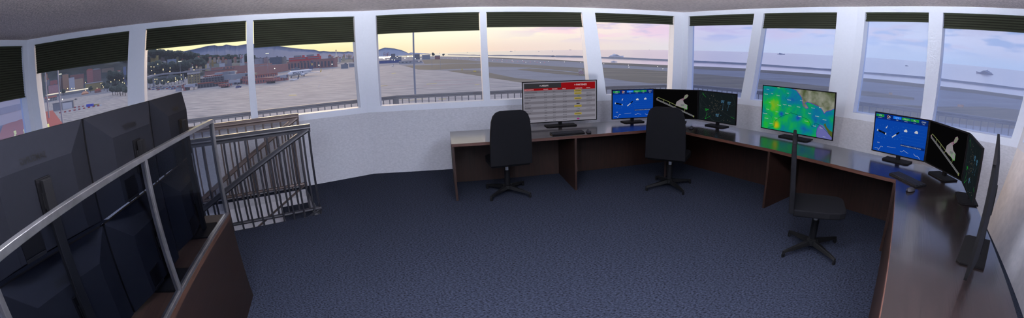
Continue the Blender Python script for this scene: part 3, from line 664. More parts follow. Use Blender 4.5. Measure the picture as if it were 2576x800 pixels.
def place(content, bl, br, w, h, label, **k):
    bl, br = Vector(bl), Vector(br); c = (bl + br) / 2; d = br - bl; return make_tv(w, h, content, label, (c.x, c.y, HT), math.atan2(d.y, d.x), **k)
SMW, SMH, BW, BH = .70, .45, 1.128, .602
place(timetable, (-.817, 5.861), (.251, 6.207), BW, BH, 'large monitor with a red and grey flight timetable, Arrivi and Partenze', basew=.46, based=.2)
place(bluescreen, (.482, 6.199), (1.145, 6.396), SMW, SMH, 'blue wind dial monitor left of the middle chair, near the inner corner')
place(runwaymap, (1.16, 6.355), (1.783, 6.127), SMW, SMH, 'black runway map monitor half hidden behind the middle chair')
place(radarscreen, (1.805, 6.14), (2.227, 5.56), SMW, SMH, 'dark radar trace monitor facing the room, between runway map and weather map')
place(weathermap, (2.527, 5.356), (3.123, 4.396), BW, BH, 'large monitor with a green and blue weather map of a coastline', basew=.46, based=.2)
place(bluescreen, (3.341, 3.838), (3.629, 3.219), SMW, SMH, 'blue wind dial monitor behind the keyboard on the right hand desk')
place(runwaymap, (3.64, 3.208), (3.486, 2.508), SMW, SMH, 'black runway map monitor on the right hand desk, angled to the left')
place(radarscreen, (3.47, 2.494), (2.995, 1.99), SMW, SMH, 'narrow looking dark radar monitor seen at a steep angle on the right hand desk')
e = Vector((.85, .53)).normalized()
c = V2(2.40, 1.485); make_tv(BW, BH, None, 'large monitor seen exactly edge on near the right border', (c.x, c.y, HT), math.atan2(-e.y, -e.x), basew=.48, based=.2)

# ------------------------------------------------------------------ keyboards and mice
def keyboard(label, c, a, grp=None):
    root = thing('keyboard', label, 'keyboard', (c[0], c[1], HT), a)
    q = MB(); q.prismx([(-.07, 0), (.07, 0), (.07, .022), (-.07, .012)], -.225, .225); q.build('case', M['black'], root, bevel=.003)
    q = MB()
    for r in range(6):
        x = -.215
        while x < .205:
            wd = .1 if (r == 0 and -.13 < x < -.04) else .0165
            y = -.055 + r * .0195; z = .0125 + (y + .07) * .0714
            q.box((x + wd / 2, y + .007, z + .003), (wd, .0155, .008)); x += wd + .0035
    kk = q.build('keys', M['key'], root); kk['kind'] = 'stuff'
def mouse(label, c, a):
    root = thing('computer_mouse', label, 'computer mouse', (c[0], c[1], HT), a)
    q = MB(); P = []; F_ = []
    ny, nx = 9, 9
    for j in range(ny + 1):
        t = j / ny; y = -.055 + .11 * t; hw = .032 * math.sqrt(max(.02, 1 - (2 * t - 1) ** 4)); hz = .036 * math.sqrt(max(.03, 1 - ((t - .4) / .62) ** 2))
        for i in range(nx + 1): s = -1 + 2 * i / nx; P.append((hw * s, y, max(.001, hz * math.sqrt(max(0, 1 - s * s * .96)) )))
    for j in range(ny):
        for i in range(nx): k = j * (nx + 1) + i; F_.append((k, k + 1, k + nx + 2, k + nx + 1))
    q.add(P, F_); q.add([(p[0], p[1], 0) for p in P], [tuple(reversed(f)) for f in F_]); q.build('shell', M['mouse'], root, smooth=True)
    q = MB(); q.tube((-.004, .028, .031), (.004, .028, .031), .008, 12); q.build('scroll_wheel', M['tvdark'], root)
keyboard('black keyboard in front of the flight timetable monitor', (-.17, 5.452), R(20))
mouse('dark mouse beside the keyboard of the timetable desk', (.115, 5.515), R(18))
keyboard('black keyboard on the right hand desk under the blue dial monitor', (3.052, 2.895), R(-94))
mouse('grey mouse below the keyboard on the right hand desk', (2.842, 2.628), R(-80))
mouse('grey mouse just right of the middle chair back', (1.585, 5.70), R(-30))

# ------------------------------------------------------------------ office chairs
def chair(label, c, face, legs):
    root = thing('office_chair', label, 'chair', (c[0], c[1], 0), -R(face))
    q = MB(); hw = .25
    out = [(-hw, -.24), (hw, -.24), (hw + .005, .10), (hw - .01, .20), (hw - .05, .255), (hw - .11, .27), (-hw + .11, .27), (-hw + .05, .255), (-hw + .01, .20), (-hw - .005, .10)]
    q.prism(out, .425, .49); q.build('seat', M['fabric'], root, bevel=.012, segs=3)
    pf = [(-.262, .42), (.262, .42), (.258, .62), (.248, .85), (.235, .98), (.215, 1.045), (.18, 1.085), (.13, 1.105), (-.13, 1.105), (-.18, 1.085), (-.215, 1.045), (-.235, .98), (-.248, .85), (-.258, .62)]
    q = MB(); q.plate(pf, -.285, -.235)
    q.v = [(x * 1.03, y - .05 * max(0, z - .45) / .65 + (.018 * (z - .9) / .2 if (z > .9 and y < -.26) else 0), z) for (x, y, z) in q.v]
    q.v = [(x, y, z + .035) for (x, y, z) in q.v]
    q.build('backrest', M['fabric'], root, bevel=.01, segs=3)
    q = MB(); q.box((0, 0, .413), (.2, .2, .024)); q.build('seat_plate', M['chair_metal'], root)
    q = MB(); q.tube((0, 0, .2), (0, 0, .41), .022, 16); q.build('chrome_piston', M['chrome'], root, smooth=False)
    q = MB(); q.tube((0, 0, .1), (0, 0, .32), .038, 16); q.build('post_sleeve', M['black'], root, bevel=.003)
    q = MB(); q.lathe((0, 0, 0), [(.045, .06), (.06, .075), (.058, .115), (.04, .125)], 16); q.build('hub', M['chair_metal'], root)
    for k in range(4):
        a = -(R(legs) + k * PI / 2) + R(face); d = Vector((-math.sin(a), math.cos(a), 0)); s = Vector((d.y, -d.x, 0)) 
        P = []
        for (r, w, zl, zh) in ((.03, .034, .07, .118), (.36, .015, .045, .066)):
            P.append([d * r - s * w + Vector((0, 0, zl)), d * r + s * w + Vector((0, 0, zl)), d * r + s * w * .6 + Vector((0, 0, zh)), d * r - s * w * .6 + Vector((0, 0, zh))])
        q = MB(); q.add(P[0] + P[1], [(0, 3, 2, 1), (4, 5, 6, 7), (0, 1, 5, 4), (1, 2, 6, 5), (2, 3, 7, 6), (3, 0, 4, 7)])
        lg = q.build('leg', M['chair_metal'], root, bevel=.003)
        q = MB(); q.lathe(d * .352, [(.013, 0), (.018, .006), (.018, .03), (.012, .05)], 10); q.build('foot', M['black'], lg)
chair('black office chair seen from behind in front of the flight timetable', (-.955, 5.165), -24, 27)
chair('black office chair seen from behind at the inner corner of the desks', (1.21, 5.34), 27, 70)
chair('black office chair seen from the side, nearest to the right hand desk', (2.215, 3.225), 119, 79)

# ------------------------------------------------------------------ console with stacked monitors and glass partition
ed = V2(.5195, -.8545).normalized(); en = V2(-ed.y, ed.x)     # along the console towards the camera side / towards the room
if en.x < 0: en = -en
c0 = V2(-2.700, 2.213); rzc = math.atan2(ed.y, ed.x); LC = 3.2; DC = .85
root = thing('control_console', 'dark wooden console at the left carrying the stacked monitors', 'console', (c0.x, c0.y, 0), rzc)
# local x runs along the console, local y away from the room is negative here
sgn = 1 if (Matrix.Rotation(rzc, 2) @ V2(0, 1)).dot(en) > 0 else -1
q = MB(); q.box((LC / 2, -sgn * DC / 2, HT - .016), (LC, DC, .032)); q.build('countertop', M['console_top'], root)
q = MB(); q.box((LC / 2, -sgn * .016, (HT - .032) / 2), (LC - .002, .03, HT - .034)); q.build('front_panel', M['console'], root)
for x in (.017, LC - .017):
    q = MB(); q.box((x, -sgn * (DC / 2 + .01), (HT - .032) / 2), (.03, DC - .06, HT - .034)); q.build('side_panel', M['console'], root)
gp = thing('glass_partition', 'metal framed glass screen standing on the front edge of the wooden console', 'glass partition', (c0.x, c0.y, HT), rzc)
ps = [.014, 1.234, 2.47, LC - .02]; gh = .715
for x in ps:
    q = MB(); q.box((x, -sgn * .02, gh / 2), (.026, .036, gh - .002)); q.build('post', M['steel'], gp, bevel=.002)
q = MB(); q.box((LC / 2, -sgn * .02, gh + .012), (LC, .034, .026)); q.build('top_rail', M['steel'], gp, bevel=.002)
for a, b in zip(ps, ps[1:]):
    q = MB(); q.box(((a + b) / 2, -sgn * .02, .011), (b - a - .028, .036, .022)); q.build('bottom_rail', M['steel'], gp, bevel=.002)
    q = MB(); q.box(((a + b) / 2, -sgn * .02, gh / 2 + .01), (b - a - .03, .006, gh - .03)); q.build('glass_pane', M['glass_screen'], gp)
tvh = .464
ED = [V2(-2.94, 2.075), V2(-2.523, 1.49), V2(-2.157, .84), V2(-2.0, .125)]
desc = ['farthest, beside the stair railing', 'middle', 'nearest, cut by the left edge']
for k in range(3):
    dd = ED[k + 1] - ED[k]; tvw = dd.length - .01; mid = (ED[k] + ED[k + 1]) / 2; rr = math.atan2(dd.y, dd.x)    # backs turned to the room
    if (Matrix.Rotation(rr, 2) @ V2(0, 1)).dot(en) < 0: rr += PI
    sroot = thing('monitor_stand', 'black pole stand behind the %s column of stacked monitors on the console' % ['far', 'middle', 'near'][k], 'monitor stand', (mid.x, mid.y, HT), rr)
    q = MB(); q.prism([(-.14, .02), (.14, .02), (.14, .20), (-.14, .20)], 0, .012); q.build('base_plate', M['bezel'], sroot, bevel=.003)
    q = MB(); q.box((-.02, .122, .40), (.05, .03, .78)); q.build('pole', M['bezel'], sroot, bevel=.003)
    for z in (.24, .71):
        q = MB(); q.box((-.02, .103, z), (.06, .008, .06)); q.build('clamp', M['bezel'], sroot)
    make_tv(tvw, tvh, None, 'back of a monitor, lower row on the console, ' + ['far end', 'middle', 'near end at the left edge'][k], (mid.x, mid.y, HT), rr, zb=.013, thick=.085, stand=False, group='monitors stacked two high on the console')
    make_tv(tvw, tvh, None, 'back of a monitor, upper row on the console, ' + ['far end beside the stair railing', 'middle', 'near end cut by the left edge'][k], (mid.x, mid.y, HT), rr, zb=.498, thick=.085, stand=False, group='monitors stacked two high on the console')
# added opal globes, out of view under the ceiling, fill the cab with light
M['lamp'] = emis('fill_opal', (226, 234, 255), FILL_GLOW)  # glow of the added fill globes only, no real lamp
for k, (x, y) in enumerate(((-1.25, .3), (-.55, 1.95), (.85, 1.85), (1.4, .1), (-.6, -1.6))):
    root = thing('fill_globe', 'added opal fill globe, unseen above the frame', 'lamp', (x, y, HC - .26), 0, 'added fill globes under the ceiling')
    q = MB(); q.blob((0, 0, 0), .17, 1, 0, rings=12, seg=20); q.build('fill_ball', M['lamp'], root, smooth=True)
    q = MB(); q.tube((0, 0, .165), (0, 0, .25), .015, 10); q.lathe((0, 0, 0), [(.07, .235), (.07, .258)], 16); q.build('fill_globe_mount', M['white'], root)

# added spots without fixtures, unseen behind the viewer, brighten ceiling and upper walls
for k, (a, en_, ue) in enumerate(((-60, 900, 40), (-28, 2600, 29), (4, 3200, 26), (34, 2600, 29), (60, 1300, 36))):
    ld = bpy.data.lights.new('fill_spot', 'SPOT'); lo = bpy.data.objects.new('fill_spot', ld); COL.objects.link(lo)
    lo.location = (-.3 + .1 * k, -.5, 1.35); ld.energy = en_; ld.color = (.92, .94, 1); ld.spot_size = R(62); ld.spot_blend = 1; ld.shadow_soft_size = .15
    d = Vector((math.sin(R(a)) * math.cos(R(ue)), math.cos(R(a)) * math.cos(R(ue)), math.sin(R(ue)))); lo.rotation_euler = (-d).to_track_quat('Z', 'Y').to_euler()
# ------------------------------------------------------------------ world: dusk sky
w = bpy.data.worlds.new('dusk'); S.world = w; w.use_nodes = True; nt = w.node_tree; nt.nodes.clear()
NN = nt.nodes.new; LK = nt.links.new
wo = NN('ShaderNodeOutputWorld'); bg = NN('ShaderNodeBackground'); LK(bg.outputs[0], wo.inputs[0])
tc = NN('ShaderNodeTexCoord'); sx = NN('ShaderNodeSeparateXYZ'); LK(tc.outputs['Generated'], sx.inputs[0])
def mth(op, a, b=None, clamp=False):
    n = NN('ShaderNodeMath'); n.operation = op; n.use_clamp = clamp
    for k, v in ((0, a), (1, b)):
        if v is None: continue
        if isinstance(v, (int, float)): n.inputs[k].default_value = v
        else: LK(v, n.inputs[k])
    return n.outputs[0]
az = mth('ARCTAN2', sx.outputs[0], sx.outputs[1])
azn = mth('ADD', mth('DIVIDE', az, 2 * PI), .5)          # 0..1, .5 = straight ahead
el = sx.outputs[2]
def ramp(fac, stops):
    r = NN('ShaderNodeValToRGB'); LK(fac, r.inputs[0]); e = r.color_ramp.elements
    e[0].position, e[0].color = stops[0][0], lin(stops[0][1]); e[1].position, e[1].color = stops[-1][0], lin(stops[-1][1])
    for p, c in stops[1:-1]: q = e.new(p); q.color = lin(c)
    return r.outputs[0]
def A(d): return .5 + d / 360
hor = ramp(azn, [(0, (150, 160, 190)), (A(-120), (150, 165, 195)), (A(-75), (210, 195, 150)), (A(-50), (250, 225, 140)), (A(-32), (246, 222, 158)), (A(-22), (248, 222, 184)), (A(-10), (232, 208, 192)), (A(2), (224, 208, 200)), (A(12), (214, 208, 212)), (A(22), (206, 212, 226)), (A(36), (204, 212, 228)), (A(50), (200, 212, 230)), (A(62), (198, 210, 230)), (1, (150, 160, 190))])
mid = ramp(azn, [(0, (165, 175, 205)), (A(-110), (175, 185, 205)), (A(-60), (250, 238, 180)), (A(-35), (252, 246, 196)), (A(-20), (255, 247, 216)), (A(-8), (246, 238, 214)), (A(3), (240, 222, 212)), (A(12), (228, 214, 222)), (A(24), (214, 210, 230)), (A(36), (206, 212, 234)), (A(46), (226, 226, 236)), (A(62), (228, 220, 232)), (A(110), (180, 185, 212)), (1, (165, 175, 205))])
# soft clouds, stretched along the horizon, stronger ahead and to the right
mp = NN('ShaderNodeMapping'); mp.inputs['Scale'].default_value = (3.2, 3.2, 17); LK(tc.outputs['Generated'], mp.inputs[0])
n1 = NN('ShaderNodeTexNoise'); n1.inputs['Scale'].default_value = 2.2; n1.inputs['Detail'].default_value = 5; n1.inputs['Roughness'].default_value = .5; LK(mp.outputs[0], n1.inputs['Vector'])
mp2 = NN('ShaderNodeMapping'); mp2.inputs['Location'].default_value = (4.3, 1.2, 7.7); mp2.inputs['Scale'].default_value = (3.6, 3.6, 20); LK(tc.outputs['Generated'], mp2.inputs[0])
n2 = NN('ShaderNodeTexNoise'); n2.inputs['Scale'].default_value = 2.6; n2.inputs['Detail'].default_value = 5; LK(mp2.outputs[0], n2.inputs['Vector'])
def mapr(v, a, b, c=0, d=1):
    m = NN('ShaderNodeMapRange'); m.interpolation_type = 'SMOOTHSTEP'; LK(v, m.inputs[0])
    for k, x in zip((1, 2, 3, 4), (a, b, c, d)): m.inputs[k].default_value = x
    return m.outputs[0]
def mixc(f, a, b):
    m = NN('ShaderNodeMix'); m.data_type = 'RGBA'; LK(f, m.inputs[0])
    for k, v in ((6, a), (7, b)):
        if isinstance(v, tuple): m.inputs[k].default_value = v
        else: LK(v, m.inputs[k])
    return m.outputs[2]
base = mixc(mapr(el, .0, .055), hor, mid)
region = mth('MULTIPLY', mapr(azn, A(-16), A(4)), mapr(el, .008, .045))
pink = ramp(azn, [(0, (190, 180, 205)), (A(-10), (246, 212, 212)), (A(6), (232, 198, 214)), (A(20), (206, 196, 222)), (A(36), (222, 214, 226)), (1, (190, 180, 205))])
lav = ramp(azn, [(0, (150, 158, 195)), (A(-6), (214, 196, 212)), (A(8), (196, 184, 212)), (A(22), (186, 194, 224)), (A(38), (184, 200, 228)), (1, (150, 158, 195))])
c1 = mixc(mth('MULTIPLY', mapr(n1.outputs[0], .47, .60), region), base, pink)
c2 = mixc(mth('MULTIPLY', mapr(n2.outputs[0], .50, .62), region), c1, lav)
top = ramp(azn, [(0, (150, 165, 205)), (A(-90), (165, 175, 205)), (A(-35), (225, 215, 200)), (A(0), (190, 190, 215)), (A(60), (170, 185, 220)), (1, (150, 165, 205))])
c3 = mixc(mapr(el, .10, .32), c2, top)
c4 = mixc(mapr(el, -.02, -.001), (.10, .12, .16, 1), c3)
LK(c4, bg.inputs[0])
st = mth('ADD', 1.2, mth('MULTIPLY', mapr(el, .12, .5), SKYTOP)); LK(st, bg.inputs[1])
# last warm light of the sun that has just gone down behind the ridge
sun = bpy.data.lights.new('sun', 'SUN'); so_ = bpy.data.objects.new('sun', sun); COL.objects.link(so_)
sun.energy = SUNE; sun.color = (1, .72, .48); sun.angle = R(25)
d = Vector((math.sin(R(-38)) * math.cos(R(4)), math.cos(R(-38)) * math.cos(R(4)), math.sin(R(4)))); so_.rotation_euler = d.to_track_quat('Z', 'Y').to_euler()

# ------------------------------------------------------------------ ground and sea
GZ = -20.0; SZ = -21.0
def gnd(x, y, z=None): return onz(x, y, GZ if z is None else z)
def pave_mat(name, c1, c2, s1, rot, c3=None):
    m, nt, o = newmat(name); b = nt.nodes.new('ShaderNodeBsdfPrincipled'); nt.links.new(b.outputs[0], o.inputs[0]); b.inputs['Roughness'].default_value = .85; b.inputs['Specular IOR Level'].default_value = .25
    tc = nt.nodes.new('ShaderNodeTexCoord'); mp = nt.nodes.new('ShaderNodeMapping'); mp.inputs['Rotation'].default_value = (0, 0, rot); mp.inputs['Scale'].default_value = s1; nt.links.new(tc.outputs['Object'], mp.inputs[0])
    n = nt.nodes.new('ShaderNodeTexNoise'); n.inputs['Scale'].default_value = 1; n.inputs['Detail'].default_value = 7; n.inputs['Roughness'].default_value = .62; nt.links.new(mp.outputs[0], n.inputs['Vector'])
    r = nt.nodes.new('ShaderNodeValToRGB'); nt.links.new(n.outputs[0], r.inputs[0]); r.color_ramp.elements[0].position = .36; r.color_ramp.elements[1].position = .62
    r.color_ramp.elements[0].color = lin(c2); r.color_ramp.elements[1].color = lin(c1); nt.links.new(r.outputs[0], b.inputs['Base Color'])
    return m
M['apron'] = pave_mat('apron', (170, 165, 162), (118, 118, 124), (.05, .3, 1), R(55))
M['taxi'] = pave_mat('taxiway', (120, 125, 136), (100, 105, 117), (.01, .06, 1), R(-20))
M['grass'] = pave_mat('dry_grass', (106, 100, 84), (72, 69, 59), (.012, .10, 1), R(-20))
M['grass2'] = pave_mat('shore_grass', (92, 88, 76), (72, 70, 63), (.01, .08, 1), R(-20))
# land: built as a polygon whose seaward edge is the shore
shore = [(1064, 141.6), (1180, 143), (1240, 144.5), (1300, 147), (1400, 150.5), (1460, 154), (1515, 157), (1600, 160.5), (1700, 165), (1760, 167), (1880, 172.5), (1910, 175.5), (2000, 181), (2090, 188), (2125, 192.7), (2212, 200), (2290, 208), (2363, 216.8), (2450, 226), (2576, 243)]
sp_ = [gnd(*p) for p in shore]
far = [Vector((900, -1500, GZ)), Vector((-5000, -1500, GZ)), Vector((-9000, 9000, GZ)), Vector((-3300, 5000, GZ)), Vector((-1750, 3300, GZ))]
def flat(name, pts, m, z, th=.0, st=True):
    vs = [Vector((p[0], p[1], z)) for p in pts]; tr = tessellate_polygon([[Vector((p.x, p.y, 0)) for p in vs]]); q = MB(); q.add(vs, [tuple(t) for t in tr]); o = q.build(name, m)
    for p in o.data.polygons:
        if p.normal.z < 0: p.flip()
    if th:
        s = o.modifiers.new('s', 'SOLIDIFY'); s.thickness = th; s.offset = -1
    if st: struct(o)
    return o
flat('ground_airfield', sp_ + far, M['taxi'], GZ, 2.5)
def gp_(name, px, m, dz): return flat(name, [gnd(*p) for p in px], m, GZ + dz)
gp_('ground_apron', [(1124, 178), (1215, 192.5), (1235, 196), (1340, 212), (1400, 222), (1420, 300), (1300, 500), (700, 500), (300, 500), (60, 420), (60, 300), (100, 262), (180, 246), (330, 228), (450, 226), (640, 209), (720, 197), (760, 182), (905, 168), (950, 167.5), (1005, 163), (1052, 175.5), (1080, 176)], M['apron'], .03)
gp_('ground_grass', [(1124, 178.2), (1213, 192.6), (1236, 196.5), (1345, 213.5), (1400, 214), (1440, 206), (1360, 202), (1300, 197), (1225, 182), (1205, 177), (1160, 176.5)], M['grass'], .05)
gp_('ground_grass.001', [(1018, 165.2), (1052, 175.2), (1092, 175.6), (1140, 174), (1225, 171), (1225, 160), (1160, 160), (1070, 164)], M['grass'], .05)
gp_('ground_grass.002', [(1062, 151), (1068, 160.5), (1130, 160), (1215, 157.2), (1225, 156), (1180, 151.8), (1130, 148.8), (1100, 148)], M['grass'], .05)
gp_('ground_grass.003', [(1226, 156), (1300, 161), (1400, 167), (1480, 172), (1480, 184), (1460, 182), (1400, 176), (1330, 170), (1270, 168), (1226, 168)], M['grass'], .05)
gp_('ground_grass.004', [(1330, 172), (1400, 178), (1480, 186), (1480, 192), (1400, 186), (1340, 180), (1300, 175)], M['grass'], .05)
gp_('ground_grass.005', [(1512, 170), (1600, 173.5), (1701, 181.5), (1760, 186), (1890, 197), (2000, 209), (2100, 220), (2200, 232), (2300, 246), (2300, 252), (2200, 244), (2100, 234), (2000, 226), (1900, 224), (1800, 226), (1760, 222), (1700, 211), (1642, 210), (1577, 204), (1522, 196), (1490, 190)], M['grass'], .05)
gp_('ground_grass.006', [(2130, 262), (2240, 262), (2356, 268.5), (2480, 268), (2620, 282), (2640, 330), (2480, 320), (2300, 300), (2130, 275)], M['grass'], .05)
# strip of rough ground between runway and sea
sh2 = [(1180, 145), (1240, 147), (1300, 149.5), (1400, 153.5), (1460, 157), (1515, 162), (1600, 166.5), (1700, 172), (1760, 174.5), (1880, 180), (2000, 190), (2090, 197), (2212, 209), (2363, 226), (2450, 235), (2576, 252)]
flat('ground_shore', [gnd(*p) for p in shore[1:]] + [gnd(*p) for p in sh2[::-1]], M['grass2'], GZ + .06)
# sea
m, nt2, o2 = newmat('sea_water'); b = nt2.nodes.new('ShaderNodeBsdfPrincipled'); nt2.links.new(b.outputs[0], o2.inputs[0])
b.inputs['Base Color'].default_value = lin((150, 140, 150)); b.inputs['Roughness'].default_value = .12; b.inputs['IOR'].default_value = 1.33
tcs = nt2.nodes.new('ShaderNodeTexCoord'); ns = nt2.nodes.new('ShaderNodeTexNoise'); ns.inputs['Scale'].default_value = .15; ns.inputs['Detail'].default_value = 3; nt2.links.new(tcs.outputs['Object'], ns.inputs['Vector'])
bs = nt2.nodes.new('ShaderNodeBump'); bs.inputs['Strength'].default_value = .06; bs.inputs['Distance'].default_value = .4; nt2.links.new(ns.outputs[0], bs.inputs['Height']); nt2.links.new(bs.outputs[0], b.inputs['Normal'])
q = MB(); n = 72; q.v = [(45000 * math.cos(2 * PI * k / n), 45000 * math.sin(2 * PI * k / n), SZ) for k in range(n)]; q.f = [tuple(range(n))]; q.m = [0]; struct(q.build('ground_sea', m))
# breakwater: low rock mound out at sea, one long arm and one behind the gap
M['rock'] = mat('breakwater_rock', (112, 122, 140), .9, noise=.2, nscale=.2)
def mound(px, label, wd=9, h=4.5):
    P = [onz(x, y, SZ) for x, y in px]; o = P[0]; root_pts = [p - o for p in P]; q = MB()
    for i, p in enumerate(root_pts):
        t = (root_pts[min(i + 1, len(P) - 1)] - root_pts[max(i - 1, 0)]).normalized(); s = Vector((-t.y, t.x, 0))
        j = random.uniform(.85, 1.1)
        dist_ = (p + o).xy.length; hh = max(1.3, min(h, 3.4 * dist_ / FP)); ww = wd * hh / h
        q.v += [tuple(p - s * ww), tuple(p - s * ww * .35 + Vector((0, 0, hh * j))), tuple(p + s * ww * .35 + Vector((0, 0, hh * j))), tuple(p + s * ww)]
    for i in range(len(P) - 1):
        for k in range(3): q.f.append((4 * i + k, 4 * i + k + 1, 4 * i + k + 5, 4 * i + k + 4)); q.m.append(0)
    q.f += [(3, 2, 1, 0), tuple(4 * (len(P) - 1) + k for k in range(4))]; q.m += [0, 0]
    ob = q.build('breakwater', M['rock']); ob.location = o; tag(ob, label, 'breakwater')
def dense(px, n=6):
    o = []
    for a, b in zip(px, px[1:]): o += [(a[0] + (b[0] - a[0]) * k / n, a[1] + (b[1] - a[1]) * k / n) for k in range(n)]
    return o + [px[-1]]
mound(dense([(1128, 138), (1204, 139.6), (1227, 140), (1325, 140.9), (1392, 142.3)]), 'long low rock breakwater on the sea left of the gap, behind the runway lights')
mound(dense([(1400, 142.6), (1465, 144), (1515.6, 145.8), (1600, 149.2), (1702, 153.5), (1733, 155.4), (1780, 157.2), (1877, 162), (1913, 164.5), (2091, 177), (2126, 180), (2329, 197), (2366, 201), (2576, 226), (2640, 234)]), 'long low rock breakwater running from the gap to the right edge behind the yacht', 8, 4.0)

# ------------------------------------------------------------------ hills and mountains
M['mount'] = mat('far_mountain_hazed', (98, 110, 138), 1, noise=.12, nscale=.002)  # aerial haze is put into this blue-grey base colour
M['mount2'] = mat('headland_hazed', (124, 138, 164), 1, noise=.08, nscale=.003)  # farther off, so more haze is mixed into the colour
M['forest'] = mat('wooded_hill', (84, 94, 96), 1, rgb2=(62, 72, 74), nscale=.02)
def ridge(name, sky, dist, foot, m, back=1.6, rough=0, st=True, label=None):
    sky = dense(sky, 5); q = MB(); n = len(sky)
    for i, (x, y) in enumerate(sky):
        dd = dist; p = atd(x, y, dd); p.z += random.uniform(-rough, rough)
        f = Vector((p.x, p.y, 0)).normalized(); zz = SZ + .2
        a = f * (foot); h = p.z - zz
        prof = [(foot, 0), (foot + (dd - foot) * .35, .28), (foot + (dd - foot) * .7, .66), (dd, 1), (dd * back, -.02)]
        for k, (r, hh) in enumerate(prof):
            j = 1 + (random.uniform(-.05, .05) if 0 < k < 3 else 0)
            q.v.append((f.x * r, f.y * r, zz + h * hh * j))
    for i in range(n - 1):
        for k in range(4): q.f.append((5 * i + k, 5 * i + k + 1, 5 * i + k + 6, 5 * i + k + 5)); q.m.append(0)
    o = q.build(name, m, smooth=True)
    for p in o.data.polygons:
        if p.normal.z < 0 and p.index % 4 != 3: p.flip()
    struct(o); return o
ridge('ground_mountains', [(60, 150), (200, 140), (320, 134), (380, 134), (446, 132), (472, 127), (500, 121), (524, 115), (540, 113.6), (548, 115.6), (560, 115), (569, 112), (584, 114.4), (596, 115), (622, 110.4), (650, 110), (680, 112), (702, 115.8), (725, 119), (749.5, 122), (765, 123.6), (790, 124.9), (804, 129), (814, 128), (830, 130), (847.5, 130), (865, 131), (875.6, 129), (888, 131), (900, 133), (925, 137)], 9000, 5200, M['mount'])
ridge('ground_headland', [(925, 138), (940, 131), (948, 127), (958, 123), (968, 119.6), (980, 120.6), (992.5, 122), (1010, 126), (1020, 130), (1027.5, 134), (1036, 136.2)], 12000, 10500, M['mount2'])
ridge('ground_coast', [(1020, 137), (1033, 132), (1040, 132.6), (1052, 133), (1069.5, 134), (1085, 134.6)], 20000, 18500, mat('far_coast_hazed', (140, 158, 190), 1))  # palest blue, distance haze held in the colour
ridge('ground_hill', [(-60, 170), (40, 135), (80, 118), (150, 100), (230, 92), (300, 100), (340, 116), (372, 128), (386, 129), (410, 127), (422, 130), (444, 133), (460, 134), (488, 136), (510, 139)], 2600, 1700, M['forest'], rough=3)
ridge('ground_hill.001', [(430, 140), (470, 138), (500, 139), (530, 138), (545, 139), (560, 141), (600, 143), (622, 142.5), (660, 147), (700, 150), (760, 152), (830, 149), (900, 147)], 3200, 1900, M['forest'], rough=2)

# ------------------------------------------------------------------ buildings
def building(name, label, cat, x0, x1, yb, yt, dist, m, depth=14, roof=None, yaw=0, roofm=None, parts=None, group=None):
    pl, pr = atd(x0, yb, dist), atd(x1, yb, dist); wd = (pr - pl).length; mid = (pl + pr) / 2; zt = atd((x0 + x1) / 2, yt, dist).z; zb = min(mid.z, zt - 2)
    f = Vector((mid.x, mid.y, 0)).normalized(); rz = math.atan2(-f.x, f.y) + yaw
    root = thing(name, label, cat, (mid.x, mid.y, zb), rz, group); H = zt - zb
    q = MB(); q.box((0, depth / 2, H / 2 - 6), (wd, depth, H + 12)); q.build('wall_block', m, root)
    q = MB()
    if roof == 'gable':
        q.prismx([(-.8, H), (depth + .8, H), (depth / 2, H + 3)], -wd / 2 - .6, wd / 2 + .6)
    elif roof == 'hip': q.add([(-wd / 2 - .7, -.7, H), (wd / 2 + .7, -.7, H), (wd / 2 + .7, depth + .7, H), (-wd / 2 - .7, depth + .7, H), (-wd / 4, depth / 2, H + 4.5), (wd / 4, depth / 2, H + 4.5)], [(3, 2, 1, 0), (0, 1, 5, 4), (1, 2, 5), (2, 3, 4, 5), (3, 0, 4)])
    else:
        q.box((0, depth / 2, H + .35), (wd + .6, depth + .6, .7)); q.box((wd * .15, depth * .55, H + 1.6), (min(5, wd * .3), 4, 2.4))
    q.build('roof', roofm or M['roofgrey'], root)
    return root, wd, H, depth
M['roofgrey'] = mat('roof_grey', (112, 112, 120), .8); M['roofred'] = mat('roof_red', (142, 76, 66), .8); M['white_wall'] = mat('white_render', (198, 196, 200), .8); M['concrete'] = mat('concrete_far', (132, 134, 142), .85, noise=.15, nscale=.3)
FC = {}
def fac(w, n=(70, 72, 84), bw=3.2, bh=3.1, gap=.34):
    k = (w, n, bw, bh, gap)
    if k not in FC: FC[k] = facade('facade_%d' % len(FC), w, n, bw, bh, gap)
    return FC[k]
